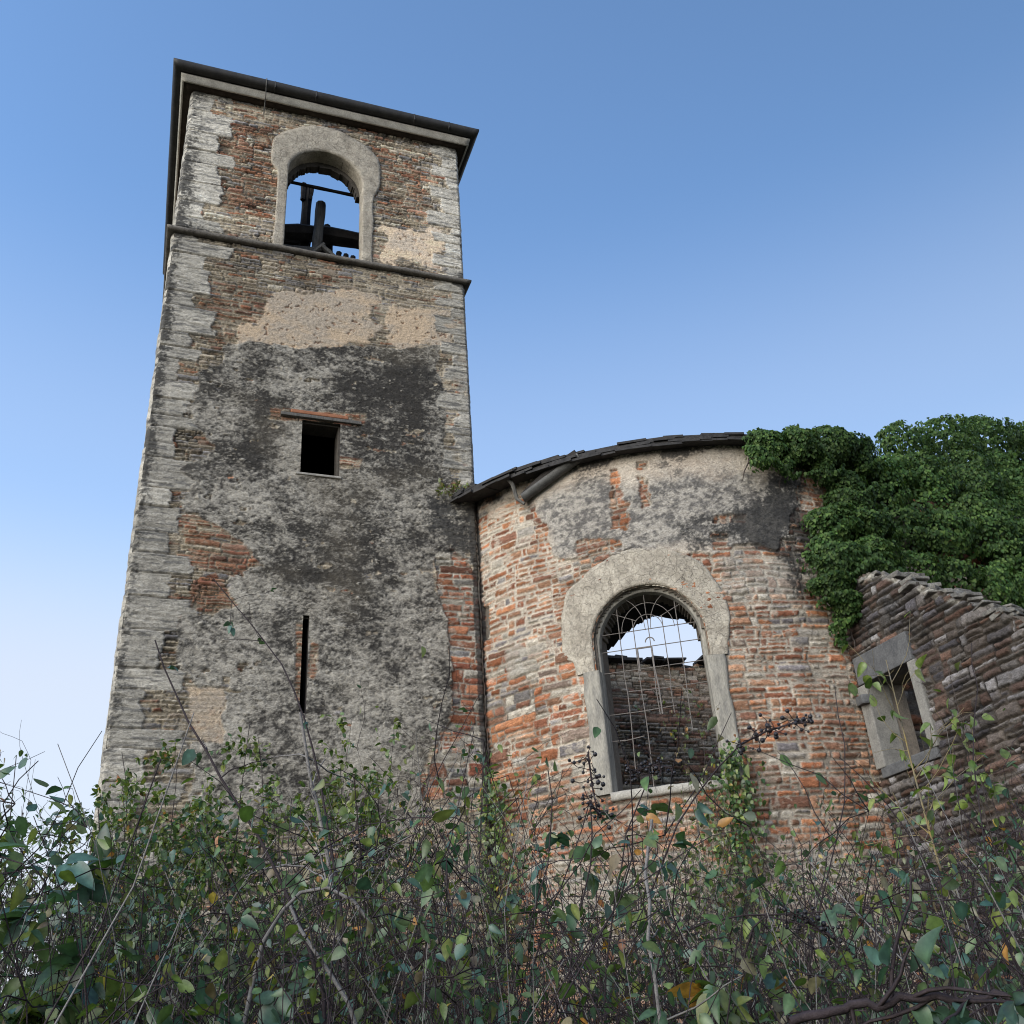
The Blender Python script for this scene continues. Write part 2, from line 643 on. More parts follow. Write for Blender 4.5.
def surround_mesh(outer, inner, pos, nseg, nt, front, back, seed, rag=.01):
    """dressed-stone frame between two outlines, with its reveal; pos(u,v,d) maps to space (d = outward)"""
    def res(poly, n):
        poly = np.asarray(poly, float)
        s = np.concatenate([[0], np.cumsum(np.linalg.norm(np.diff(poly, axis=0), axis=1))])
        t = np.linspace(0, s[-1], n)
        return np.stack([np.interp(t, s, poly[:, 0]), np.interp(t, s, poly[:, 1])], -1)
    O_ = np.concatenate([res(p, n) for p, n in zip(outer, nseg)])
    I_ = np.concatenate([res(p, n) for p, n in zip(inner, nseg)])
    N = len(O_)
    for _ in range(6):
        O_[1:-1] = (O_[:-2] + 2 * O_[1:-1] + O_[2:]) / 4
    rows = []
    O_ = O_ + rag * np.stack([fbm(O_[:, 0] * 6, O_[:, 1] * 6, seed, 3), fbm(O_[:, 0] * 6 + 9, O_[:, 1] * 6, seed, 3)], -1) * 2
    I_ = I_ + rag * .5 * np.stack([fbm(I_[:, 0] * 8, I_[:, 1] * 8, seed + 3, 3), fbm(I_[:, 0] * 8 + 9, I_[:, 1] * 8, seed + 3, 3)], -1)
    rows.append(pos(O_[:, 0], O_[:, 1], np.full(N, -.08)))
    for k, t in enumerate(np.linspace(0, 1, nt)):
        P = O_ * (1 - t) + I_ * t
        d = front + .012 * fbm(P[:, 0] * 9, P[:, 1] * 9, seed + 5, 4, .65) - (.005 if k in (0, nt - 1) else 0)
        rows.append(pos(P[:, 0], P[:, 1], d))
    for q in np.linspace(.12, 1, 7):
        d = front + (back - front) * q + .004 * vn(I_[:, 0] * 20, I_[:, 1] * 20 + q * 9, seed + 8)
        rows.append(pos(I_[:, 0], I_[:, 1], d))
    V = np.concatenate(rows)
    return V, grid_faces(N, len(rows))


# ------------------------------------------------------------------ bell tower
TX0, TX1, TY, TZ = -0.495, 3.505, 10.378, 14.03
tower = thing('bell_tower', 'tall square bell tower of mossy rubble with an open arched belfry under a dark gutter', 'bell tower', (1.5, 12.4, .9))


def PT(pts):
    return on_y(np.array(pts, float), TY)[:, [0, 2]]


def quoins(x, z, edge, sgn, seed, wl, ws, ch=(.2, .42)):
    """big corner blocks: returns mask, height, colour"""
    rng = np.random.RandomState(seed)
    hs = rng.uniform(ch[0], ch[1], 80)
    bd = np.concatenate([[0], np.cumsum(hs)])
    zz = z + .012 * fbm(x * 3, z * 3, seed, 3)
    ci = np.clip(np.searchsorted(bd, zz) - 1, 0, 79)
    w = np.where(ci % 2 == 0, rng.uniform(*wl, 80)[ci], rng.uniform(*ws, 80)[ci])
    d = (x - edge) * sgn
    e = np.minimum(w - d + .03 * fbm(x * 8, z * 8, seed + 1, 3), np.minimum(zz - bd[ci], bd[ci + 1] - zz) * 1.0 + .004)
    m = sst(0, .012, w - d + .09 * fbm(x * 6, z * 7, seed + 1, 4, .6))
    jm = sst(.001, .011, np.minimum(zz - bd[ci], bd[ci + 1] - zz) + .003 * vn(x * 30, z * 40, seed + 2))
    fis = fbm(x * 3.2, z * 42, seed + 3, 3)
    f2 = fbm(x * 14, z * 30, seed + 14, 4, .75)
    h = .012 + .008 * fis + .008 * f2 + .014 * (hsh(ci, ci, seed + 5) - .5) - .02 * (1 - jm)
    base = np.array([.36, .34, .30]) * (.8 + .35 * hsh(ci, ci + 3, seed + 6))[..., None]
    c = base * np.clip(1 + .3 * fis + .35 * f2 + .3 * fbm(x * 5, z * 9, seed + 7, 4), .25, 1.7)[..., None]
    c = mix(c, np.array([.06, .055, .05]), (1 - jm) * .7)
    c = mix(c, np.array([.10, .10, .10]), sst(.12, .35, fbm(x * 4, z * 30, seed + 8, 4, .7)) * .75)
    return m, h, c


BELL_XC, BELL_R, BELL_Z0, BELL_ZS = 1.465, .535, 11.36, 12.80
WIN = (1.285, 1.757, 7.83, 8.59)
SLIT = (1.389, 1.458, 4.86, 5.98)


def in_bell(x, z, g=0.0):
    r = BELL_R + g
    return ((np.abs(x - BELL_XC) < r) & (z > BELL_Z0 - g) & (z <= BELL_ZS)) | (((x - BELL_XC) ** 2 + (z - BELL_ZS) ** 2 < r * r) & (z >= BELL_ZS))


def in_openings(x, z):
    m = in_bell(x, z, .02)
    for w_ in (WIN, SLIT):
        m |= (x > w_[0]) & (x < w_[1]) & (z > w_[2]) & (z < w_[3])
    return m


def tower_front():
    st = .0115
    us = np.arange(TX0, TX1 + st / 2, st)
    vs = np.arange(2.5, TZ + .06, st)
    x, z = np.meshgrid(us, vs)
    red = np.full(x.shape, .16)
    R = lambda pts, soft=.15, rag=.15, sd=0: blob(x, z, PT(pts), soft, rag, sd, 3)
    r1 = R([(196, 120), (275, 118), (276, 180), (272, 218), (205, 205), (198, 160)], sd=1)
    r1b = R([(372, 150), (425, 165), (425, 220), (385, 205)], sd=2)
    r2 = R([(200, 275), (245, 280), (300, 300), (255, 330), (215, 350), (195, 320)], sd=3)
    red = red + .50 * r1 + .38 * r1b + .40 * r2
    redp = R([(183, 517), (225, 515), (262, 560), (240, 578), (192, 566)], .03, .07, 4)
    redp2 = R([(188, 580), (216, 575), (236, 605), (212, 614), (190, 608)], .03, .06, 5)
    redr = R([(434, 552), (452, 547), (468, 560), (476, 572), (490, 600), (492, 800), (418, 800), (430, 760), (452, 712), (452, 660), (446, 615), (436, 590)], .02, .05, 6)
    redw = R([(270, 408), (366, 414), (364, 428), (270, 420)], .02, .03, 7)
    redw2 = R([(340, 457), (362, 460), (360, 470), (341, 468)], .02, .04, 8)
    reds = R([(297, 625), (302, 625), (300, 700), (296, 700)], .02, .04, 9) + R([(310, 640), (318, 645), (314, 680), (308, 676)], .02, .04, 10)
    red = np.clip(red + .75 * np.clip(redp + redp2 + redr * .8 + redw + redw2 + reds, 0, 1), 0, .97)
    fl = np.clip(.25 + .5 * fbm(x * 1.3, z * 1.3, 31, 3) + .5 * sst(12.3, 11.6, z) * sst(1.0, 2.2, x), 0, 1)
    fl = np.clip(fl - .5 * r1, 0, 1)
    h, c, m = masonry(x, z, 11, (.030, .068), (.12, .36), red, joint=.007, depth=.02, off=.010, warp=.03, flush=fl, split=.3,
                      mortar=(.40, .345, .265), pal_grey=[(.30, .26, .21), (.21, .20, .195), (.34, .295, .23), (.24, .20, .16), (.18, .172, .175), (.38, .345, .285)],
                      pal_red=[(.25, .115, .07), (.20, .09, .06), (.31, .16, .10), (.17, .095, .07), (.24, .14, .10)])
    # brick repair in the right corner: bigger, squarer stones
    h2, c2, m2 = masonry(x, z, 27, (.06, .12), (.16, .34), np.clip(.25 + .6 * redr * (fbm(x * 2, z * 2.5, 61, 2) > -.25), 0, .9), joint=.007, depth=.018,
                         flush=np.clip(.5 + .6 * fbm(x * 2, z * 2, 33, 2), 0, 1), mortar=(.44, .41, .35))
    k = sst(.5, .6, redr)
    h = h * (1 - k) + (h2 - .02) * k
    c = mix(c, c2, k)
    # cream lime render
    cream = np.maximum.reduce([
        R([(262, 300), (300, 292), (345, 284), (372, 300), (372, 345), (340, 350), (262, 345), (236, 338)], .03, .26, 12),
        R([(388, 305), (452, 312), (455, 348), (400, 348), (385, 330)], .02, .16, 13),
        R([(385, 228), (440, 232), (440, 268), (384, 262)], .03, .2, 14) * .9,
        R([(190, 688), (222, 690), (228, 745), (195, 740)], .02, .08, 15) * .8])
    hp, cp = plaster_tex(x, z, 41, (.50, .39, .28), (.40, .34, .275))
    spots = sst(.42, .5, fbm(x * 14, z * 18, 43, 3, .7))
    cp = mix(cp, np.array([.2, .11, .07]), spots * .7)
    h = h * (1 - cream) + (hp - .006 - .012 * spots) * cream
    c = mix(c, cp, cream)
    # grey cement-like render, blackened by lichen
    dp = PT([(222, 346), (262, 342), (300, 350), (345, 346), (400, 349), (440, 344), (437, 372), (446, 400), (444, 445), (452, 486),
             (472, 498), (476, 560), (470, 566), (452, 548), (434, 553), (434, 590), (446, 618), (452, 660), (453, 700), (440, 738), (424, 752), (418, 830),
             (190, 830), (192, 742), (224, 745), (222, 690), (196, 690), (182, 672), (176, 640), (182, 612), (212, 616), (238, 605), (222, 580), (262, 566), (240, 540), (186, 512), (180, 498),
             (198, 482), (182, 470), (206, 456), (212, 446), (200, 432), (186, 410), (198, 392), (196, 374), (222, 360)])
    D = blob(x, z, dp, .012, .07, 51, 5)
    win_pt = np.clip(redw + redw2 + reds, 0, 1)
    D = D * (1 - win_pt)
    D = D * (1 - sst(.50, .56, fbm(x * 4.2, z * 6.5, 53, 4, .6)))           # chips showing stone
    n1 = fbm(x * 1.5, z * 2.6, 55, 4, .6)
    n2 = fbm(x * 9, z * 17, 56, 4, .7)
    n3 = fbm(x * 30, z * 44, 57, 3, .8)
    lum = sst(-.34, .42, n2 * .42 + n3 * .52 + n1 * .52 + .30 * fbm(x * 2.6, z * .45, 54, 4, .6) - .09 + .15 * sst(7.4, 5.6, z) - .12 * sst(7.6, 9.3, z))
    cd_ = mix(np.broadcast_to(np.array([.045, .042, .039]), x.shape + (3,)), np.array([.385, .36, .315]), lum)
    cd_ = mix(cd_, np.array([.15, .13, .10]), sst(.15, .6, fbm(x * 1.1, z * 1.4, 58, 3)) * .3)
    hd = .010 + .004 * n2 + .007 * n3 + .010 * fbm(x * 6, z * 9, 59, 3)
    peb = sst(.50, .60, fbm(x * 13, z * 24, 60, 3, .6))
    cd_ = mix(cd_, np.array([.36, .34, .30]), peb * .75)
    hd = hd + peb * .012
    h = h * (1 - D) + hd * D
    c = mix(c, cd_, D)
    # corner blocks
    lw = (.46, .84), (.26, .5), (.16, .44)
    mq, hq, cq = quoins(x, z, TX0, 1, 71, *lw)
    mq2, hq2, cq2 = quoins(x, z, TX1, -1, 75, (.34, .5), (.18, .3), (.12, .3))
    keepq = 1 - np.clip(D * sst(.28, .45, x - TX0), 0, 1) * .9
    mq = mq * keepq * (1 - .9 * np.clip(redp + redp2, 0, 1))
    mq2 = mq2 * sst(6.9, 7.4, z) * (1 - .85 * sst(0.1, .35, fbm(x * 3, z * 4, 78, 3)) * sst(11.6, 10.8, z))
    h = h * (1 - mq) + hq * mq
    c = mix(c, cq, mq)
    h = h * (1 - mq2) + hq2 * mq2
    c = mix(c, cq2, mq2)
    # black growth and painted corner shade down both edges; growth by the apse roof
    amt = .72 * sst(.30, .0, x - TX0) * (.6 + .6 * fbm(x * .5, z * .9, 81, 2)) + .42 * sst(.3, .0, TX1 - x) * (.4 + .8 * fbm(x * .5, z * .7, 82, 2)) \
        + .3 * sst(13.9, 14.0, z) + .45 * sst(11.15, 11.26, z) * sst(1.0, .2, np.abs(fbm(x, z * .1, 83, 2)))  # shade painted in just under the eaves and the string course
    amt = amt + .55 * blob(x, z, PT([(430, 500), (478, 500), (480, 560), (440, 548), (425, 520)]), .15, .2, 84, 3)
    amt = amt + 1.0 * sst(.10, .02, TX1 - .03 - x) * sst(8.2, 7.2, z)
    amt = amt + .3 * sst(.25, .7, fbm(x * 2.5, z * 1.6, 85, 4)) * sst(11.25, 11.6, z)
    c = c * (1 + .55 * sst(11.2, 11.4, z))[..., None]  # tan belfry stone, lifted further against the shade of the eaves
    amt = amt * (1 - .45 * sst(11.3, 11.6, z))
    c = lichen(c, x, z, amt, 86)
    # openings
    xc = (x[:-1, :-1] + x[1:, 1:]) / 2
    zc = (z[:-1, :-1] + z[1:, 1:]) / 2
    rough = 0.0
    keep = ~in_openings(xc + rough, zc + rough)
    # rounded, weathered corners
    h = h - .05 * sst(.05, 0, x - TX0) ** 2 - .05 * sst(.05, 0, TX1 - x) ** 2
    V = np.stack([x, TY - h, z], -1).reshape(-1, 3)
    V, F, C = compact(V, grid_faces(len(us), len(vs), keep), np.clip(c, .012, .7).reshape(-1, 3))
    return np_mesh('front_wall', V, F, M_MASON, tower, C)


tower_front()


def tower_sides():
    st = .04
    for name, u0, u1, fn, sd in (('side_wall', TY, TY + 4, lambda u, h: (TX0 - h, u), 201), ('side_wall', TY, TY + 4, lambda u, h: (TX1 + h, u), 202),
                                 ('back_wall', TX0, TX1, lambda u, h: (u, TY + 4 + h), 203)):
        us = np.arange(u0, u1 + st / 2, st)
        vs = np.arange(.3, TZ + .06, st)
        u, z = np.meshgrid(us, vs)
        h, c, m = masonry(u, z, sd, (.05, .1), (.2, .5), np.full(u.shape, .2), joint=.012, flush=np.full(u.shape, .5))
        D = sst(-.1, .1, fbm(u * .8, z * .6, sd + 5, 4) + .2 - .6 * sst(9.5, 10.2, z))
        n2 = fbm(u * 9, z * 17, sd + 6, 4, .7)
        c = mix(c, mix(np.broadcast_to(np.array([.07, .065, .06]), u.shape + (3,)), np.array([.3, .28, .24]), sst(-.3, .4, n2)), D)
        h = h * (1 - D) + (.012 + .012 * n2) * D
        for e, s in ((u0, 1), (u1, -1)):
            mq, hq, cq = quoins(u, z, e, s, sd + 9, (.5, .78), (.3, .48))
            h = h * (1 - mq) + hq * mq
            c = mix(c, cq, mq)
        h = h - .04 * sst(.06, 0, u - u0) - .04 * sst(.06, 0, u1 - u)
        # belfry opening on every side
        uc = (u[:-1, :-1] + u[1:, 1:]) / 2 - (u0 + u1) / 2 + BELL_XC
        zc = (z[:-1, :-1] + z[1:, 1:]) / 2
        a, b = fn(u, h)
        V = np.stack([a * np.ones_like(u), b * np.ones_like(u), z], -1).reshape(-1, 3)
        V, F, C = compact(V, grid_faces(len(us), len(vs), ~in_bell(uc, zc)), np.clip(c, .012, .7).reshape(-1, 3))
        np_mesh(name, V, F, M_MASON, tower, C)


tower_sides()


def tower_core():
    parts = []
    n0 = 0
    us = np.arange(TX0 + .035, TX1 - .03, .0315)
    vs = np.arange(.2, 14.06, .0315)
    uc, vc = np.meshgrid((us[1:] + us[:-1]) / 2, (vs[1:] + vs[:-1]) / 2)
    T = .30
    # front with its three openings, thicker below the belfry
    parts.append(slab_mesh(~in_openings(uc, vc), us, vs, lambda u, v, d: np.stack([u, u * 0 + TY + d, v], -1), .045, T))
    c = .1
    yv = np.arange(TY + T + .002, TY + 4 - .03, c)
    zv = np.arange(.2, 14.06, c)
    yc, zc = np.meshgrid((yv[1:] + yv[:-1]) / 2, (zv[1:] + zv[:-1]) / 2)
    mk = ~in_bell(yc - TY - 2 + BELL_XC, zc)
    parts.append(slab_mesh(mk, yv, zv, lambda u, v, d: np.stack([u * 0 + TX0 + d, u, v], -1), .05, T))
    parts.append(slab_mesh(mk, yv, zv, lambda u, v, d: np.stack([u * 0 + TX1 - d, u, v], -1), .05, T))
    xv = np.arange(TX0 + T + .004, TX1 - T, c)
    xc, zc = np.meshgrid((xv[1:] + xv[:-1]) / 2, (zv[1:] + zv[:-1]) / 2)
    parts.append(slab_mesh(~in_bell(xc, zc), xv, zv, lambda u, v, d: np.stack([u, u * 0 + TY + 4 - d, v], -1), .05, T))
    V, F = [], []
    for v, f in parts:
        V.append(v)
        F.append(f + n0)
        n0 += len(v)
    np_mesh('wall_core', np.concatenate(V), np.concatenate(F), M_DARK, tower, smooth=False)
    for zf in (11.15, 7.2):  # unseen floors added to keep the inside dark below the belfry
        b = MB()
        b.box(((TX0 + TX1) / 2, TY + 2, zf), (3.4, 3.38, .06))
        b.build('shade_floor', M_WOOD, tower)


tower_core()


def tower_trim():
    pos = lambda u, v, d: np.stack([u, TY - d, v], -1)
    arc = lambda cx, cz, r, a0, a1, n=40: [(cx + r * math.cos(a), cz + r * math.sin(a)) for a in np.linspace(a0, a1, n)]
    inner = [[(.93, 11.34), (.93, 12.8)], arc(BELL_XC, BELL_ZS, BELL_R, PI, 0), [(2.0, 12.8), (2.0, 11.34)]]
    outer = [[(.785, 11.34), (.80, 12.2), (.80, 12.80), (.70, 12.86)],
             [(.69, 12.9), (.685, 13.36), (.72, 13.46), (.86, 13.60), (1.05, 13.75), (1.28, 13.85), (1.45, 13.87), (1.68, 13.83), (1.92, 13.71), (2.1, 13.6), (2.24, 13.46), (2.27, 13.3), (2.275, 12.9)],
             [(2.24, 12.8), (2.17, 12.66), (2.155, 12.0), (2.15, 11.34)]]
    V, F = surround_mesh(outer, inner, pos, (34, 70, 34), 9, .038, -.19, 301)
    np_mesh('window_surround', V, F, M_STONE, tower)
    # ragged brick lining that hangs under the back of the arch
    rng = random.Random(4)
    b = MB()
    for k in range(46):
        a = PI * (k + .5) / 46
        ln = .035 + .03 * rng.random() + .03 * math.sin(a)
        r = BELL_R - ln / 2 + .02
        c_, s_ = math.cos(a), math.sin(a)
        b.box((BELL_XC + r * c_, TY + .26, BELL_ZS + r * s_), (ln + .04, .13, .034), [[c_, 0, -s_], [0, 1, 0], [s_, 0, c_]])
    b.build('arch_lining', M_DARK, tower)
    # string course
    n = 150
    for nm, z0, z1, pr, mat in (('string_course', 11.27, 11.335, .08, M_STRING),):
        V = []
        us = np.linspace(TX0 - .01, TX1 + .01, n)
        prof = [(-.03, z0 + .0), (pr - .018, z0 - .002), (pr, z0 + .018), (pr, z1 - .014), (pr - .014, z1), (-.03, z1 + .012)]
        path = []
        for (p0, p1) in (((TX0, TY), (TX1, TY)), ((TX1, TY), (TX1, TY + 4)), ((TX1, TY + 4), (TX0, TY + 4)), ((TX0, TY + 4), (TX0, TY))):
            for t in np.linspace(0, 1, 60, endpoint=False):
                path.append((p0[0] + (p1[0] - p0[0]) * t, p0[1] + (p1[1] - p0[1]) * t))
        V = ring_profile(path, prof, 31, .006)
        np_mesh(nm, V[0], V[1], mat, tower)
    # cornice and gutter
    path = []
    for (p0, p1) in (((TX0, TY), (TX1, TY)), ((TX1, TY), (TX1, TY + 4)), ((TX1, TY + 4), (TX0, TY + 4)), ((TX0, TY + 4), (TX0, TY))):
        for t in np.linspace(0, 1, 60, endpoint=False):
            path.append((p0[0] + (p1[0] - p0[0]) * t, p0[1] + (p1[1] - p0[1]) * t))
    prof = [(-.2, 14.06), (-.02, 14.035), (.115, 14.045), (.115, 14.10), (-.2, 14.10)]
    V, F = ring_profile(path, prof, 33, .004)
    np_mesh('soffit', V, F, M_SOFFIT, tower)
    prof = [(.117, 14.035), (.140, 14.035), (.144, 14.125), (.160, 14.135), (.163, 14.165), (.117, 14.165)]
    V, F = ring_profile(path, prof, 34, .003)
    np_mesh('cornice', V, F, M_FASC, tower)
    g = [(.10, 14.172)]
    for a in np.linspace(PI, 2 * PI, 10):
        g.append((.20 + .082 * math.cos(a), 14.252 + .08 * math.sin(a)))
    g += [(.283, 14.285), (.270, 14.292), (.10, 14.272)]
    V, F = ring_profile(path, g, 35, .003)
    gut = np_mesh('gutter', V, F, M_GUTTER, tower)
    for xx in (.65, 1.25, 2.75, 3.3):
        br = MB()
        br.box((xx, TY - .20, 14.232), (.02, .172, .128))
        br.build('gutter_joint', M_GUTTER, gut, bevel=.01)
    br = MB()
    br.tube([(.52, TY - .292, 14.295), (.52, TY - .275, 14.18), (.53, TY - .18, 14.06), (.53, TY - .10, 14.0), (.53, TY - .03, 13.84)], .008, 5)
    br.build('gutter_bracket', M_WOODG, gut)
    # slates left along the roof edge
    rng = random.Random(9)
    b = MB()
    for (p0, p1) in (((TX0, TY), (TX1, TY)), ((TX1, TY), (TX1, TY + 4)), ((TX1, TY + 4), (TX0, TY + 4)), ((TX0, TY + 4), (TX0, TY))):
        for k in range(14):
            t = (k + .5) / 14
            x_, y_ = p0[0] + (p1[0] - p0[0]) * t, p0[1] + (p1[1] - p0[1]) * t
            nx, ny = (x_ - 1.505) / 2, (y_ - TY - 2) / 2
            if abs(nx) > abs(ny): nx, ny = math.copysign(1, nx), 0
            else: nx, ny = 0, math.copysign(1, ny)
            b.box((x_ - nx * .12, y_ - ny * .12, 14.302 + .01 * rng.random()), (.30 if ny else .6, .6 if ny else .30, .02))
    b.build('roof_edge_slates', M_SLATE, tower)
    # small window: timber lintel, thin sill
    b = MB()
    b.box((1.52, TY + .02, 8.632), (1.0, .14, .045), [[1, 0, 0], [0, 1, 0], [0, 0, 1]])
    b.build('window_lintel', M_WOODG, tower, bevel=.008)
    b = MB()
    b.box((1.50, TY + .06, 8.705), (.72, .16, .05))
    b.build('lintel_brick', plain_mat('orange_brick', (.22, .09, .05), (.36, .17, .1), 9), tower, bevel=.012)
    b = MB()
    b.box((1.51, TY + .05, 7.812), (.55, .16, .03))
    b.build('window_sill', M_CORN, tower, bevel=.008)


def ring_profile(path, prof, seed, rag):
    """sweep a profile (outward, z) along a closed square path with mitred corners"""
    P = np.array(path)
    cx, cy = (TX0 + TX1) / 2, TY + 2
    d = P - np.array([cx, cy])
    s = np.maximum(np.abs(d[:, 0]), np.abs(d[:, 1]))
    V = []
    for (o, z) in prof:
        oo = o + rag * fbm(P[:, 0] * 4 + P[:, 1] * 4, P[:, 0] * 0 + z * 40, seed, 3)
        k = (2 + oo) / 2
        # nudge stations near corners out to the mitre
        q = d * k[:, None]
        V.append(np.stack([q[:, 0] + cx, q[:, 1] + cy, z + rag * .6 * fbm(P[:, 0] * 5 + P[:, 1] * 3, P[:, 0] * 0 + o * 30, seed + 2, 3)], -1))
    n = len(P)
    m = len(prof)
    V = np.concatenate(V)
    i = np.arange(n)
    F = []
    for k in range(m):
        a = k * n + i
        b = k * n + (i + 1) % n
        c = ((k + 1) % m) * n + (i + 1) % n
        e = ((k + 1) % m) * n + i
        F.append(np.stack([a, b, c, e], -1))
    return V, np.concatenate(F)


tower_trim()


def bell_frame():
    f = MB()
    def beam(pts, y, r, n=8):
        P = on_y(np.array(pts, float), y)
        k = 8
        Q = np.stack([np.interp(np.linspace(0, 1, k), np.linspace(0, 1, len(P)), P[:, i]) for i in range(3)], -1)
        rr = r * (1 + .12 * np.array([random.uniform(-1, 1) for _ in range(k)]))
        return Q, rr
    root = MB()
    Q, rr = beam([(270, 232), (320, 234), (372, 243)], 11.5, .145)
    root.tube(Q, rr, 7)
    fr = root.build('bell_frame', M_WOOD, tower)
    b = MB()
    b.tube(*beam([(308, 188), (303, 258)], 11.65, .085), 7)
    b.build('post', M_WOOD, fr)
    b = MB()
    b.tube(*beam([(321, 204), (318, 236), (314, 262)], 11.25, .075), 8)
    b.build('post', M_WOODG, fr)
    b = MB()
    b.tube(*beam([(276, 186 - 7), (375, 200)], 10.9, .03), 6)
    b.build('tie_rod', M_WOOD, fr)
    b = MB()
    b.tube(*beam([(278, 246), (330, 252)], 11.1, .045), 6)
    b.tube(*beam([(300, 262), (324, 244)], 11.0, .03), 6)
    b.tube(*beam([(322, 246), (345, 266)], 11.0, .04), 6)
    b.build('brace', M_WOODG, fr)
    b = MB()
    b.tube(*beam([(327, 226), (330, 262)], 11.7, .06), 6)
    b.tube(*beam([(336, 262), (372, 268)], 11.6, .10), 6)
    b.tube(*beam([(284, 240), (310, 246)], 11.9, .14), 6)
    b.build('cross_beam', M_WOOD, fr)
    for q in ((338, 262), (345, 264), (352, 266)):
        b = MB()
        b.tube(*beam([(q[0], q[1]), (q[0] + 1, q[1] - 9)], 11.5, .045), 6)
        b.build('bracket_stub', M_WOOD, fr)
    b = MB()
    b.tube(*beam([(303, 200), (304, 184)], 11.6, .045), 5)
    b.tube(*beam([(310, 200), (312, 189)], 11.6, .035), 5)
    b.build('splintered_end', M_WOOD, fr)


bell_frame()

# ------------------------------------------------------------------ apse
apse = thing('church_apse', 'curved red rubble apse wall with a tall arched barred window', 'apse', (AC[0], AC[1], .9))


def cyl(u, z, h):
    th = u / AR
    r = AR + h
    return np.stack([AC[0] + r * np.sin(th), AC[1] - r * np.cos(th), z * np.ones_like(u)], -1)


AU = lambda deg: math.radians(deg) * AR
AW_C, AW_R, AW_Z0, AW_ZS = AU(-32.3), AU(9.2), 3.80, 5.36


def in_awin(u, z, g=0):
    r = AW_R + g
    return ((np.abs(u - AW_C) < r) & (z > AW_Z0 - g) & (z <= AW_ZS)) | (((u - AW_C) ** 2 + (z - AW_ZS) ** 2 < r * r) & (z >= AW_ZS))


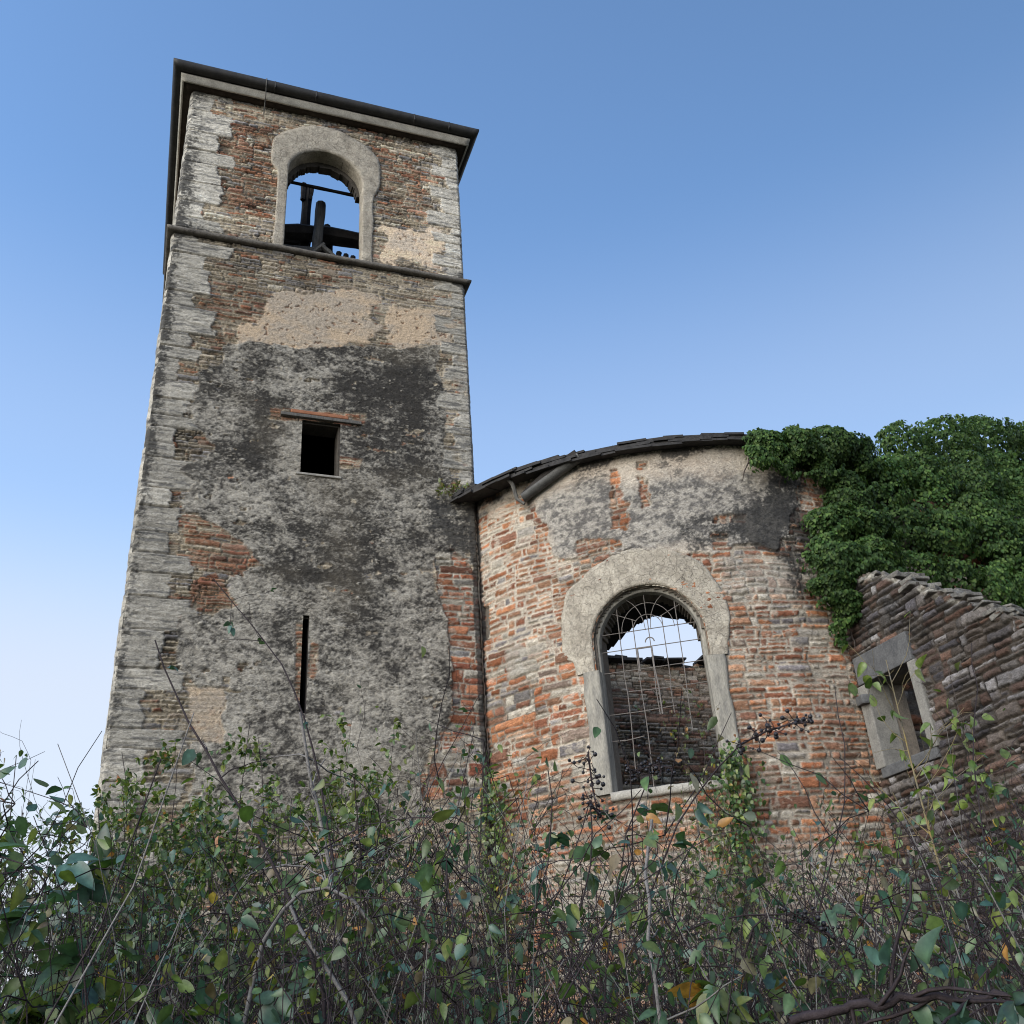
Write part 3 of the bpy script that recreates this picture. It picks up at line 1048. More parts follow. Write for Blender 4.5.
def apse_wall():
    st = .0105
    us = np.arange(AU(-69), AU(11), st)
    vs = np.arange(1.7, 7.70, st)
    u, z = np.meshgrid(us, vs)
    B = lambda pts, soft=.03, rag=.08, sd=0, sc=4: blob(u, z, on_cyl(np.array(pts, float)), soft, rag, sd, sc)
    red = np.clip(.80 + .35 * fbm(u * 1.0, z * 1.3, 401, 3) + .12 * sst(5, 4, z) - .25 * B([(478, 640), (560, 640), (560, 700), (478, 700)], .3, .1, 2)
                  - .15 * B([(735, 560), (860, 600), (860, 650), (740, 610)], .2, .2, 3), .08, .95)
    fl = np.clip(.60 + .6 * fbm(u * 1.4, z * 1.4, 402, 3) + .35 * B([(478, 505), (560, 500), (560, 640), (478, 640)], .3, .2, 4), 0, 1)
    h, c, m = masonry(u, z, 403, (.050, .108), (.12, .32), red, joint=.010, depth=.017, off=.012, warp=.035, flush=fl, split=.3,
                      mortar=(.42, .375, .315),
                      pal_red=[(.27, .108, .056), (.21, .088, .054), (.34, .155, .082), (.18, .092, .064), (.26, .145, .092), (.31, .13, .07), (.38, .215, .135), (.22, .12, .08)],
                      pal_grey=[(.27, .25, .225), (.21, .195, .19), (.35, .32, .275), (.25, .19, .155), (.18, .165, .17), (.40, .37, .32)])
    # render left under the eave
    P = B([(478, 470), (585, 440), (800, 430), (800, 480), (792, 525), (775, 548), (740, 545), (712, 556), (655, 552), (600, 552), (572, 562), (556, 552),
           (545, 528), (536, 506), (500, 520), (478, 520)], .012, .10, 5, 4)
    Pl = sst(AU(-52), AU(-49), u + .15 * fbm(u * 3, z * 3, 406, 3))
    hole = np.maximum.reduce([B([(611, 470), (618, 470), (622, 500), (630, 505), (628, 532), (612, 530), (610, 505)], .015, .06, 7, 7),
                              B([(638, 478), (648, 480), (650, 505), (642, 508)], .015, .05, 8, 7), B([(636, 462), (648, 462), (648, 470), (638, 470)], .015, .03, 9, 7),
                              B([(712, 517), (746, 515), (746, 524), (712, 524)], .015, .05, 10, 7), B([(576, 541), (620, 541), (622, 552), (578, 556)], .015, .05, 11, 7),
                              B([(712, 535), (726, 533), (728, 550), (714, 550)], .015, .05, 12, 7)])
    thin = P * (1 - Pl) * .75 * sst(-.3, .2, fbm(u * 4, z * 5, 407, 4))
    P = np.maximum(P * Pl * (1 - hole), thin)
    hp, cp = plaster_tex(u, z, 411, (.42, .36, .30), (.47, .42, .36))
    dark = B([(530, 510), (580, 480), (640, 485), (700, 478), (760, 480), (800, 470), (800, 560), (730, 555), (660, 552), (600, 556), (560, 560)], .12, .22, 13, 3)
    n2 = fbm(u * 10, z * 14, 413, 4, .75)
    n3 = fbm(u * 30, z * 36, 414, 3, .7)
    gd = mix(np.broadcast_to(np.array([.09, .088, .088]), u.shape + (3,)), np.array([.33, .31, .28]), sst(-.35, .35, n2 + .6 * n3))
    cp = mix(cp, gd, dark * .92)
    hp = hp + .004 * n3 * dark
    h = h * (1 - P) + (hp + .012) * P
    c = mix(c, cp, P)
    # pale patch of old mortar
    pm = B([(505, 650), (522, 640), (526, 672), (508, 680)], .03, .06, 15, 6) + .8 * B([(720, 560), (800, 570), (800, 600), (725, 595)], .08, .2, 16, 4)
    pm = np.clip(pm + .8 * B([(560, 860), (800, 860), (900, 880), (900, 1000), (560, 1000)], .15, .3, 17, 3), 0, 1)
    c = mix(c, np.array([.33, .31, .275]) * (1 + .2 * n2)[..., None], pm * .8)
    h = h + .01 * pm
    # lichen: the joint with the tower, the run under the ivy, the right end
    amt = .8 * sst(AU(-64.8), AU(-66.2), u + .05 * fbm(u * 3, z * 3, 420, 3)) * sst(5.0, 5.4, z)
    amt = amt + .55 * B([(765, 470), (800, 470), (812, 560), (805, 620), (790, 590), (778, 530)], .12, .2, 18, 3) + .45 * B([(660, 520), (775, 500), (775, 545), (690, 552)], .1, .2, 19, 3)
    amt = amt + .45 * sst(7.5, 7.68, z)  # darker just below the eave
    amt = amt + .35 * sst(.2, .5, fbm(u * 1.6, z * 1.2, 421, 3))
    c = lichen(c, u, z, amt, 422)
    h = h - .06 * B([(482, 606), (489, 606), (489, 640), (482, 640)], .01, .02, 20)
    uc = (u[:-1, :-1] + u[1:, 1:]) / 2
    zc = (z[:-1, :-1] + z[1:, 1:]) / 2
    V, F, C = compact(cyl(u, z, h).reshape(-1, 3), grid_faces(len(us), len(vs), ~in_awin(uc, zc, .04)), np.clip(c, .012, .7).reshape(-1, 3))
    np_mesh('outer_wall', V, F, M_MASON, apse, C)
    # body of the wall behind the facing stones
    us = np.arange(AU(-66), AU(11.5), .03)
    vs = np.arange(.2, 7.66, .03)
    uc, zc = np.meshgrid((us[1:] + us[:-1]) / 2, (vs[1:] + vs[:-1]) / 2)
    V, F = slab_mesh(~in_awin(uc, zc, .03), us, vs, lambda a, b, d: cyl(a, b, np.full_like(a, d)), -.05, -.45)
    np_mesh('wall_core', V, F, M_COREW, apse, smooth=False)


apse_wall()


def apse_window():
    pos = lambda u, v, d: cyl(u, v, d)
    g = AW_C
    arc = lambda r, a0, a1, n=40, sx=1, sz=1: [(g + r * sx * math.cos(a), AW_ZS + r * sz * math.sin(a)) for a in np.linspace(a0, a1, n)]
    r = AW_R
    # arch: a wide worn band sitting on two plain jambs
    rf = r + .05
    inner = [[(g - rf, 5.09), (g - rf, AW_ZS)], arc(rf, PI, 0), [(g + rf, AW_ZS), (g + rf, 5.09)]]
    outer = [[(g - r - .25, 5.08), (g - r - .26, 5.24), (g - r - .40, 5.27), (g - r - .41, 5.5)],
             [(g - r - .41, 5.52), (g - r - .38, 5.80), (g - r - .26, 6.08), (g - r + .02, 6.28), (g - r + .3, 6.40), (g, 6.43), (g + .3, 6.40), (g + r + .02, 6.25), (g + r + .22, 6.02), (g + r + .30, 5.75), (g + r + .31, 5.52)],
             [(g + r + .31, 5.5), (g + r + .30, 5.28), (g + r + .23, 5.22), (g + r + .22, 5.08)]]
    V, F = surround_mesh(outer, inner, pos, (16, 90, 16), 14, .024, -.12, 501, .014)
    ws = np_mesh('window_surround', V, F, M_STONE, apse)
    for s in (-1, 1):
        i0 = g + s * r
        o0 = g + s * (r + .19)
        inn = [[(i0, 3.78), (i0, 5.085)]]
        out = [[(o0, 3.78), (o0, 5.085)]]
        if s > 0:
            inn, out = [inn[0][::-1]], [out[0][::-1]]
        V, F = surround_mesh(out, inn, pos, (46,), 8, .03, -.15, 505 + s, .012)
        np_mesh('jamb', V, F, M_JAMB, ws)
    # stepped inner ring inside the arch and jambs
    r2 = r - .002
    inn = [[(g - r2, 3.8), (g - r2, AW_ZS)], arc(r2, PI, 0), [(g + r2, AW_ZS), (g + r2, 3.8)]]
    out = [[(g - r - .07, 3.8), (g - r - .07, AW_ZS)], arc(r + .07, PI, 0), [(g + r + .07, AW_ZS), (g + r + .07, 3.8)]]
    V, F = surround_mesh(out, inn, pos, (30, 60, 30), 4, -.07, -.17, 511, .004)
    np_mesh('inner_moulding', V, F, M_JAMB, ws)
    us = np.linspace(g - r - .02, g + r + .02, 60)
    V = []
    for (z_, d) in ((3.70, -.1), (3.70, .03), (3.72, .045), (3.775, .045), (3.79, .03), (3.80, -.4)):
        V.append(cyl(us, np.full(60, z_) + .006 * fbm(us * 9, us * 0 + d * 9, 515, 3), d + .006 * fbm(us * 9, us * 0 + z_ * 9, 516, 3)))
    np_mesh('window_sill', np.concatenate(V), grid_faces(60, 6), M_CORN, ws)
    # wrought-iron grille, partly broken
    gr = MB()
    D = -.12
    L = lambda pts, rad=.0052: gr.tube(cyl(np.array([p[0] for p in pts]), np.array([p[1] for p in pts]), D + 0 * np.array([p[0] for p in pts])), rad, 5)
    px = lambda pts: [tuple(p) for p in on_cyl(np.array(pts, float))]
    vb = [-.33, -.165, 0.005, .17, .335]
    bot = [4.0, 3.82, 4.55, 4.55, 4.35]
    for k, (q, b_) in enumerate(zip(vb, bot)):
        top = AW_ZS + math.sqrt(max(.0, (r - .02) ** 2 - q * q)) * (.55 if k in (1, 2, 3) else .98)
        zz = np.linspace(b_, top, 12)
        L([(g + q + .012 * math.sin(z_ * 3 + k) * (z_ < 4.9), z_) for z_ in zz])
    for z_, a, b_ in ((5.52, -1, 1), (5.32, -1, 1), (5.08, -1, 1), (4.84, -.55, 1), (4.62, -1, .35), (4.34, -1, -.35)):
        L([(g + r * a * .98, z_), (g + r * (a + b_) / 2, z_ - .012), (g + r * b_ * .98, z_ + .006)])
    # short lengths of double bar
    L([(g + .012, 5.30), (g + .012, 5.08), (g + .03, 4.84), (g + .03, 4.55)], .009)
    L([(g - .15, 5.30), (g - .15, 5.04)], .009)
    L([(g - .15, 5.30), (g + .012, 5.30)], .008)
    # fan in the arch head
    for rr in (.30, .17):
        L([(g + rr * math.cos(a), 5.50 + rr * 1.05 * math.sin(a)) for a in np.linspace(0, PI, 16)], .004)
    for a in (.25, .5, .75):
        L([(g + .17 * math.cos(a * PI), 5.5 + .17 * math.sin(a * PI)), (g + (r - .02) * math.cos(a * PI), AW_ZS + (r - .02) * math.sin(a * PI))], .004)
    for s in (-1, 1):
        L([(g + s * .33 + .0 + .30 * math.cos(a) * -s, 5.5 + .42 * math.sin(a)) for a in np.linspace(0, PI * .5, 8)], .004)
    L([(g + .05 * math.cos(a) , 5.36 + .05 * math.sin(a)) for a in np.linspace(0, PI, 8)], .007)
    gr.build('window_grille', M_IRON, apse)


apse_window()


def apse_roof():
    # conical slab of roof, broken away beyond the apse
    edge = np.array([(3.4, 13.6), (5.4, 16.2), (7.45, 15.5), (7.53, 15.0), (7.61, 14.52), (7.72, 14.24), (7.85, 13.99), (8.1, 14.0), (8.36, 13.97), (8.77, 14.18), (9.6, 14.1), (10.6, 13.2), (10.8, 11.8), (10.5, 9.8), (9.2, 8.4), (6.7, 7.7), (4.0, 8.6), (2.7, 11)])
    st = .04
    xs = np.arange(2.6, 10.8, st)
    ys = np.arange(7.6, 16.4, st)
    X, Y = np.meshgrid(xs, ys)
    r = np.hypot(X - AC[0], Y - AC[1])
    sd_ = sdpoly(X, Y, edge) + .035 * fbm(X * 5, Y * 5, 601, 3)
    ins = (sd_ > 0) & (r < 3.66) & ~((X < TX1 + .03) & (Y > TY - .03))
    mk = ins[:-1, :-1] & ins[1:, 1:] & ins[1:, :-1] & ins[:-1, 1:]
    zz = lambda x, y: 7.675 + .2 * (3.66 - np.hypot(x - AC[0], y - AC[1])) + .012 * fbm(x * 3, y * 3, 602, 3)
    V, F = slab_mesh(mk, xs, ys, lambda a, b, d: np.stack([a, b, zz(a, b) + d], -1), .09, .0)
    np_mesh('roof', V, F, M_SLATE, apse, smooth=False)
    rng = random.Random(12)
    b = MB()
    for layer in range(4):
        th = -69.0
        while th < 24:
            wdt = rng.uniform(2.5, 5.5)
            a = math.radians(th + wdt / 2)
            over = float(np.interp(th, [-68, -55, -40, -10, 20], [.36, .28, .17, .21, .2])) - layer * .012 + rng.uniform(-.025, .02)
            z0 = 7.64 + layer * .032 + rng.uniform(-.006, .006)
            ca, sa = math.cos(a), math.sin(a)
            dep = .55
            rc = AR + over - dep / 2
            if not (AC[0] + rc * sa < TX1 and AC[1] - rc * ca > TY + .1):
                t = .18 + rng.uniform(-.02, .02)
                M = np.array([[ca, -sa, 0], [sa, ca, 0], [0, 0, 1]]) @ np.array([[1, 0, 0], [0, 1, 0], [rng.uniform(-.03, .03), t, 1]])
                b.box((AC[0] + rc * sa, AC[1] - rc * ca, z0 + .05), (math.radians(wdt) * (AR + .3) * 1.03, dep, .022 + .012 * rng.random()), M)
            th += wdt
    b.build('eave_slates', M_SLATE, apse)
    # broken gutter hanging under the eave, and its twisted bracket
    def off(px, d):
        p = on_cyl(np.array([px], float))[0]
        return cyl(np.array([p[0]]), np.array([p[1]]), np.array([d]))[0]
    A, Bq = off((528, 500), .10), off((588, 457), .13)
    ax = (Bq - A) / np.linalg.norm(Bq - A)
    nrm = np.array([-.6, -.8, 0.])
    up = np.cross(ax, nrm)
    up /= np.linalg.norm(up)
    V = []
    for t in np.linspace(-.02, .90, 14):
        c0 = A + (Bq - A) * t
        for a in np.linspace(-.2, PI + .2, 9):
            V.append(c0 + .07 * math.cos(a) * nrm - .07 * math.sin(a) * up * (1 if up[2] > 0 else -1))
        for a in np.linspace(PI + .2, -.2, 9):
            V.append(c0 + .06 * math.cos(a) * nrm - .06 * math.sin(a) * up * (1 if up[2] > 0 else -1))
    i = np.arange(14 * 18).reshape(14, 18)
    j = np.roll(i, -1, axis=1)
    F = np.stack([i[:-1], j[:-1], j[1:], i[1:]], -1).reshape(-1, 4)
    gm = plain_mat('grey_zinc_gutter', (.05, .05, .05), (.12, .12, .118), 8, rough=.6)
    g = np_mesh('broken_gutter', np.array(V), F, gm, apse)
    b = MB()
    Bq = A + (Bq - A) * .88
    b.tube(np.array([A + np.array([0, 0, .03]), (A + Bq) / 2 + np.array([0, 0, .06]), Bq + np.array([0, 0, .04])]), [.04, .07, .07], 7)
    b.build('rotten_board', M_WOOD, g)
    b = MB()
    P = [off((515, 481), .20), off((517, 484), .22), off((521, 490), .18), off((523, 503), .13), off((529, 507), .1)]
    b.tube(P, [.028, .028, .026, .024, .02], 6)
    b.build('bracket', M_WOODG, g)


apse_roof()

# ------------------------------------------------------------------ ruined side wall coming towards the camera
SX = 6.98
side = thing('ruined_side_wall', 'broken dark stone wall sloping down at the right edge with a small framed window', 'ruined wall', (SX, 6, .9))
TOPL = np.array([(8.6, 5.98), (7.85, 5.80), (7.56, 5.72), (7.02, 5.30), (6.64, 5.01), (6.24, 4.73), (6.03, 4.55), (5.0, 3.8), (4.0, 3.1), (3.0, 2.6)])[::-1]
SW = (7.50, 8.15, 3.86, 4.70)


def side_wall():
    st = .0105
    us = np.concatenate([np.arange(3.2, 5.6, .03), np.arange(5.6, 8.40, st)])
    vs = np.arange(1.6, 5.98, st)
    y, z = np.meshgrid(us, vs)
    h, c, m = masonry(y, z, 701, (.05, .125), (.14, .36), np.clip(.34 + .35 * fbm(y * 1.2, z * 1.5, 702, 3), 0, .8), joint=.009, depth=.022, off=.009, warp=.03,
                      flush=np.clip(.05 + .25 * fbm(y * 1.5, z * 1.5, 703, 3), 0, 1), split=.35,
                      pal_red=[(.085, .055, .044), (.07, .047, .04), (.10, .06, .046), (.08, .057, .05)],
                      pal_grey=[(.085, .078, .08), (.062, .058, .064), (.11, .10, .096), (.078, .066, .06), (.16, .152, .155), (.066, .06, .056)], mortar=(.10, .085, .072))
    pat = sst(.15, .55, fbm(y * 2.6, z * 3.2, 705, 3))
    c = c * (1 + .35 * pat)[..., None]
    c = lichen(c, y, z, .35 * sst(.0, .5, fbm(y * 1.5, z * 1.5, 706, 3)), 707)
    # light catching the broken top edge, painted into the stone colour
    tz = np.interp(y, TOPL[:, 0], TOPL[:, 1])
    edge = tz - z
    c = mix(c, np.array([.36, .345, .31]), sst(.10, .02, edge + .06 * fbm(y * 6, z * 6, 709, 3)) * sst(-.1, .2, fbm(y * 5, z * 5, 708, 3)) * .8)
    yc = (y[:-1, :-1] + y[1:, 1:]) / 2
    zc = (z[:-1, :-1] + z[1:, 1:]) / 2
    top = np.interp(yc, TOPL[:, 0], TOPL[:, 1]) + .05 * np.round(2 * vn(yc * 5, zc * 9, 711)) / 2 + .02 * fbm(yc * 9, zc * 9, 712, 3)
    keep = (zc < top) & ~((yc > SW[0] - .03) & (yc < SW[1] + .03) & (zc > SW[2] - .02) & (zc < SW[3] + .03))
    V, F, C = compact(np.stack([SX - h, y, z], -1).reshape(-1, 3), grid_faces(len(us), len(vs), keep)[:, ::-1], np.clip(c, .012, .7).reshape(-1, 3))
    np_mesh('facing_stones', V, F, M_MASON2, side, C)
    us = np.arange(3.2, 8.42, .04)
    vs = np.arange(.2, 6.0, .04)
    yc, zc = np.meshgrid((us[1:] + us[:-1]) / 2, (vs[1:] + vs[:-1]) / 2)
    mk = (zc < np.interp(yc, TOPL[:, 0], TOPL[:, 1]) - .05) & ~((yc > SW[0] - .02) & (yc < SW[1] + .02) & (zc > SW[2] - .02) & (zc < SW[3] + .02))
    V, F = slab_mesh(mk, us, vs, lambda a, b, d: np.stack([a * 0 + SX + d, a, b], -1), .07, .46)
    np_mesh('wall_core', V, F, M_COREW, side, smooth=False)
    # loose stones bedded along the broken top
    rng = random.Random(31)
    b = MB()
    for k in range(150):
        yy = rng.uniform(3.3, 8.2)
        zz = float(np.interp(yy, TOPL[:, 0], TOPL[:, 1]))
        a, t = rng.uniform(-.5, .5), rng.uniform(-.2, .2) - .1
        ca, sa, ct, stt = math.cos(a), math.sin(a), math.cos(t), math.sin(t)
        M = np.array([[ca, -sa, 0], [sa, ca, 0], [0, 0, 1]]) @ np.array([[1, 0, 0], [0, ct, -stt], [0, stt, ct]])
        b.box((SX + rng.uniform(.05, .42), yy, zz - .025 + rng.uniform(-.03, .03)), (rng.uniform(.08, .24), rng.uniform(.06, .2), rng.uniform(.02, .055)), M)
    o = b.build('top_stones', plain_mat('lichened_rubble', (.045, .042, .04), (.25, .24, .22), 9, bump=.6, dist=.03), side, bevel=.012)
    # window frame of four dressed stones
    fr = MB()
    fr.box((SX + .085, (SW[0] + SW[1]) / 2 + .01, 4.86), (.24, .86, .30), [[1, 0, 0], [0, 1, 0], [0, .012, 1]])
    f = fr.build('window_lintel', M_GREYST, side, bevel=.012)
    for nm, yy, ww in (('jamb', SW[0] - .065, .12), ('jamb', SW[1] + .075, .15)):
        b = MB()
        b.box((SX + .115, yy, 4.27), (.30, ww, .87))
        b.build(nm, plain_mat('jamb_stone_grey', (.13, .127, .12), (.24, .232, .215), 6, bump=.3), side, bevel=.014)
    b = MB()
    b.box((SX + .125, (SW[0] + SW[1]) / 2, 3.79), (.30, .84, .11))
    b.build('window_sill', M_GREYST, side, bevel=.015)
    b = MB()
    b.box((SX - .03, 8.22, 4.55), (.14, .20, .10), [[.9, .3, 0], [-.3, .9, 0], [0, .1, 1]])
    b.build('projecting_stone', M_GREYST, side, bevel=.02)


side_wall()


def plain_wall(name, label, u0, u1, z0, z1, pos, d0, d1, seed, st, top_rag, flipped=False, base=(0, 0, 0), **kw):
    t = thing(name, label, 'wall', base)
    us = np.arange(u0, u1, st)
    vs = np.arange(z0, z1 + .15, st)
    u, z = np.meshgrid(us, vs)
    h, c, m = masonry(u, z, seed, **kw)
    zc = (z[:-1, :-1] + z[1:, 1:]) / 2
    uc = (u[:-1, :-1] + u[1:, 1:]) / 2
    keep = zc < z1 + top_rag * np.round(2 * vn(uc * 4, zc * 8, seed + 3)) / 2 + top_rag * .5 * fbm(uc * 3, uc * 0, seed + 4, 3)
    cc = lichen(c, u, z, (.2 if z1 > 7.5 else .7) * sst(z1 - .5, z1, z + .2 * fbm(u * 2, z * 2, seed + 5, 3)) + .3 * sst(0, .5, fbm(u, z, seed + 6, 3)), seed + 7)
    V, F, C = compact(pos(u, z, h).reshape(-1, 3), grid_faces(len(us), len(vs), keep), np.clip(cc, .012, .7).reshape(-1, 3))
    np_mesh('facing_stones', V, F, M_MASON2, t, C)
    us = np.linspace(u0, u1, 60)
    vs = np.arange(.2, z1 - .08, .1)
    V, F = slab_mesh(np.ones((len(vs) - 1, 59), bool), us, vs, lambda a, b, d: pos(a, b, a * 0 + d), -.06, -.5)
    np_mesh('wall_core', V, F, M_COREW, t, smooth=False)
    return t


FARY = 16.0
kw = dict(ch=(.09, .17), cl=(.2, .5), joint=.012, depth=.04, off=.02)
t = plain_wall('nave_end_wall', 'far brown rubble wall seen through the barred apse window', 5.2, 12.6, 2.5, 7.86,
               lambda u, z, h: np.stack([u, FARY - h, z], -1), 0, 0, 801, .022, .05, base=(9, 16.2, .9),
               red=None, mortar=(.42, .35, .27), pal_grey=[(.50, .42, .33), (.42, .35, .28), (.52, .45, .35), (.42, .33, .25)],
               pal_red=[(.38, .2, .13), (.32, .18, .13), (.44, .26, .17)])
b = MB()
rng = random.Random(77)
for k in range(60):
    xx = rng.uniform(5.3, 12.5)
    b.box((xx, FARY + rng.uniform(-.1, .3), 7.88 + rng.uniform(-.05, .06)), (rng.uniform(.2, .5), rng.uniform(.25, .5), rng.uniform(.03, .06)),
          [[1, 0, 0], [0, 1, 0], [rng.uniform(-.08, .08), rng.uniform(-.1, .1), 1]])
b.build('top_slates', M_SLATE, t)
plain_wall('nave_wall', 'church wall behind the ruin, buried under the ivy above the small framed window', 7.42, 15.0, 1.2, 7.3,
           lambda u, z, h: np.stack([u, 8.42 - h, z], -1), 0, 0, 821, .03, .08, base=(11, 8.7, .9), red=None, mortar=(.2, .17, .14),
           pal_grey=[(.15, .13, .115), (.11, .10, .095), (.19, .17, .15)], **kw)

# ------------------------------------------------------------------ vegetation
RG = np.random.RandomState(2024)


def leaf_mat(name='leaf_blade', rough=.42, spec=.6):
    m, t, b = new_mat(name)
    a = t.nodes.new('ShaderNodeAttribute')
    a.attribute_name = 'col'
    n = noise_node(t, 55, 3, .6)
    r = ramp(t, n.outputs[0], [(.3, .72), (.7, 1.3)])
    c = mul(t, a.outputs['Color'], r.outputs[0])
    t.links.new(c, b.inputs['Base Color'])
    b.inputs['Roughness'].default_value = rough
    b.inputs['Specular IOR Level'].default_value = spec
    tr = t.nodes.new('ShaderNodeBsdfTranslucent')
    g = t.nodes.new('ShaderNodeMix')
    g.data_type = 'RGBA'
    g.blend_type = 'MULTIPLY'
    g.inputs[0].default_value = 1
    t.links.new(c, g.inputs[6])
    g.inputs[7].default_value = (1.5, 1.6, .6, 1)
    t.links.new(g.outputs[2], tr.inputs[0])
    ms = t.nodes.new('ShaderNodeMixShader')
    ms.inputs[0].default_value = .28
    out = t.nodes['Material Output']
    t.links.new(b.outputs[0], ms.inputs[1])
    t.links.new(tr.outputs[0], ms.inputs[2])
    t.links.new(ms.outputs[0], out.inputs[0])
    return m


M_LEAF = leaf_mat()
M_IVY = leaf_mat('ivy_leaf', .6, .25)
M_STEMD = plain_mat('dark_bramble_bark', (.016, .012, .014), (.045, .034, .038), 40, rough=.7, bump=.4)
M_STEMG = plain_mat('grey_bark', (.10, .095, .095), (.24, .23, .225), 30, rough=.9, bump=.5)
M_STEMB = plain_mat('brown_twig_bark', (.035, .028, .026), (.085, .07, .064), 30, rough=.85, bump=.4)
M_LICH = plain_mat('lichen_covered_bark', (.14, .137, .132), (.24, .18, .06), 7, rough=.9, bump=.5)
M_BERRY = plain_mat('black_berry_skin', (.006, .006, .009), (.016, .014, .02), 60, rough=.35, spec=.5)


def leaf_template(rows=5, wid=.62, fold=.22, droop=.30, tipw=0.0):
    t = np.linspace(0, 1, rows)
    w = wid * .5 * np.sin(np.clip(t, 0, 1) ** .66 * PI) ** .75
    w[0] = .012
    w[-1] = tipw
    z = -droop * t ** 2
    V = []
    for k in range(rows):
        V += [(-w[k], t[k], z[k] + fold * w[k]), (0, t[k], z[k]), (w[k], t[k], z[k] + fold * w[k])]
    F = []
    for k in range(rows - 1):
        a = 3 * k
        F += [(a, a + 1, a + 4, a + 3), (a + 1, a + 2, a + 5, a + 4)]
    return np.array(V), np.array(F)


LT_BIG = leaf_template(9, .62, .34, .36)
LT_MID = leaf_template(6, .60, .25, .25)
LT_IVY = leaf_template(4, .80, .2, .35)


def leaves_arrays(P, D, N, S_, col, tmpl):
    """one blade per row of P: axis D, face normal N, length S_"""
    T, F = tmpl
    D = D / (np.linalg.norm(D, axis=1)[:, None] + 1e-9)
    X = np.cross(D, N)
    X /= np.linalg.norm(X, axis=1)[:, None] + 1e-9
    Z = np.cross(X, D)
    n, k = len(P), len(T)
    tw = 1 + RG.uniform(-.25, .25, (n, 1, 1))
    V = P[:, None] + S_[:, None, None] * (T[None, :, 0:1] * X[:, None] * tw + T[None, :, 1:2] * D[:, None] + T[None, :, 2:3] * Z[:, None] * RG.uniform(.2, 1.6, (n, 1, 1)))
    FF = F[None] + (np.arange(n) * k)[:, None, None]
    rib = np.where(np.arange(k) % 3 == 1, 1.3, .92)                  # paler midrib, as the leaf has
    C = col[:, None, :] * (rib[None, :] * RG.uniform(.85, 1.15, (n, k)))[..., None]
    return V.reshape(-1, 3), FF.reshape(-1, F.shape[1]), C.reshape(-1, 3)


def trifoliate(P, D, N, s, c, rg):
    """three leaflets at the end of each stalk"""
    D = D / (np.linalg.norm(D, axis=1)[:, None] + 1e-9)
    N = N / (np.linalg.norm(N, axis=1)[:, None] + 1e-9)
    X = np.cross(D, N)
    X /= np.linalg.norm(X, axis=1)[:, None] + 1e-9
    PP, DD, NN, SS, CC = [P + D * (s * .22)[:, None]], [D], [N], [s], [c]
    for sg in (-1, 1):
        k = rg.rand(len(P)) < .75
        a = rg.uniform(.75, 1.15, k.sum())[:, None]
        PP.append(P[k]); DD.append(D[k] * np.cos(a) + sg * X[k] * np.sin(a)); NN.append(N[k] + rg.normal(0, .2, (k.sum(), 3)))
        SS.append(s[k] * rg.uniform(.65, .9, k.sum())); CC.append(c[k] * rg.uniform(.85, 1.15, (k.sum(), 1)))
    return [np.concatenate(q) for q in (PP, DD, NN, SS, CC)]


def tubes_arrays(L, R, n=5):
    """L (m,K,3) polylines, R (m,K) radii"""
    m, K, _ = L.shape
    T = np.gradient(L, axis=1)
    T /= np.linalg.norm(T, axis=2)[..., None] + 1e-9
    up = np.broadcast_to(np.array([.37, .23, .11]), T.shape)
    A = np.cross(T, up)
    A /= np.linalg.norm(A, axis=2)[..., None] + 1e-9
    B = np.cross(T, A)
    a = np.arange(n) * 2 * PI / n
    V = L[:, :, None] + R[:, :, None, None] * (np.cos(a)[None, None, :, None] * A[:, :, None] + np.sin(a)[None, None, :, None] * B[:, :, None])
    i = np.arange(m * K * n).reshape(m, K, n)
    j = np.roll(i, -1, axis=2)
    F = np.stack([i[:, :-1], j[:, :-1], j[:, 1:], i[:, 1:]], -1).reshape(-1, 4)
    return V.reshape(-1, 3), F


def bend(P0, D0, length, K, wob, sag, rg):
    """m polylines starting at P0 heading D0, wandering and sagging"""
    m = len(P0)
    D = D0 / (np.linalg.norm(D0, axis=1)[:, None] + 1e-9)
    L = [P0]
    step = (length / (K - 1))[:, None]
    p = P0
    for k in range(K - 1):
        D = D + rg.normal(0, wob, (m, 3)) + np.array([0, 0, -1]) * sag
        D = D / np.linalg.norm(D, axis=1)[:, None]
        p = p + D * step
        L.append(p)
    return np.stack(L, 1)


PAL = {
    'green': [(.055, .10, .028), (.075, .12, .034), (.042, .085, .036), (.10, .14, .038), (.125, .15, .045)],
    'teal': [(.034, .078, .062), (.044, .094, .076), (.038, .074, .05), (.055, .10, .055), (.068, .105, .05)],  # blue sky reflection mixed into the green
    'lime': [(.14, .19, .045), (.11, .16, .04), (.17, .20, .06), (.09, .13, .035)],
    'autumn': [(.05, .08, .03), (.09, .11, .03), (.26, .20, .04), (.30, .15, .04), (.22, .10, .045), (.035, .07, .045)],
    'dry': [(.12, .115, .075), (.16, .14, .09), (.09, .10, .05), (.13, .10, .06)],
    'ivy': [(.027, .062, .016), (.036, .076, .02), (.021, .048, .013), (.05, .095, .024), (.068, .115, .03)],
    'red': [(.12, .025, .03), (.16, .05, .035), (.08, .03, .028), (.05, .075, .03), (.2, .09, .04)],
}


def pick(pal, n, rg, mixp=None):
    p = np.array(PAL[pal])
    c = p[rg.randint(0, len(p), n)]
    if mixp:
        for q, pr in mixp:
            s = rg.rand(n) < pr
            pp = np.array(PAL[q])
            c[s] = pp[rg.randint(0, len(pp), s.sum())]
    return c * rg.uniform(.75, 1.3, (n, 1))


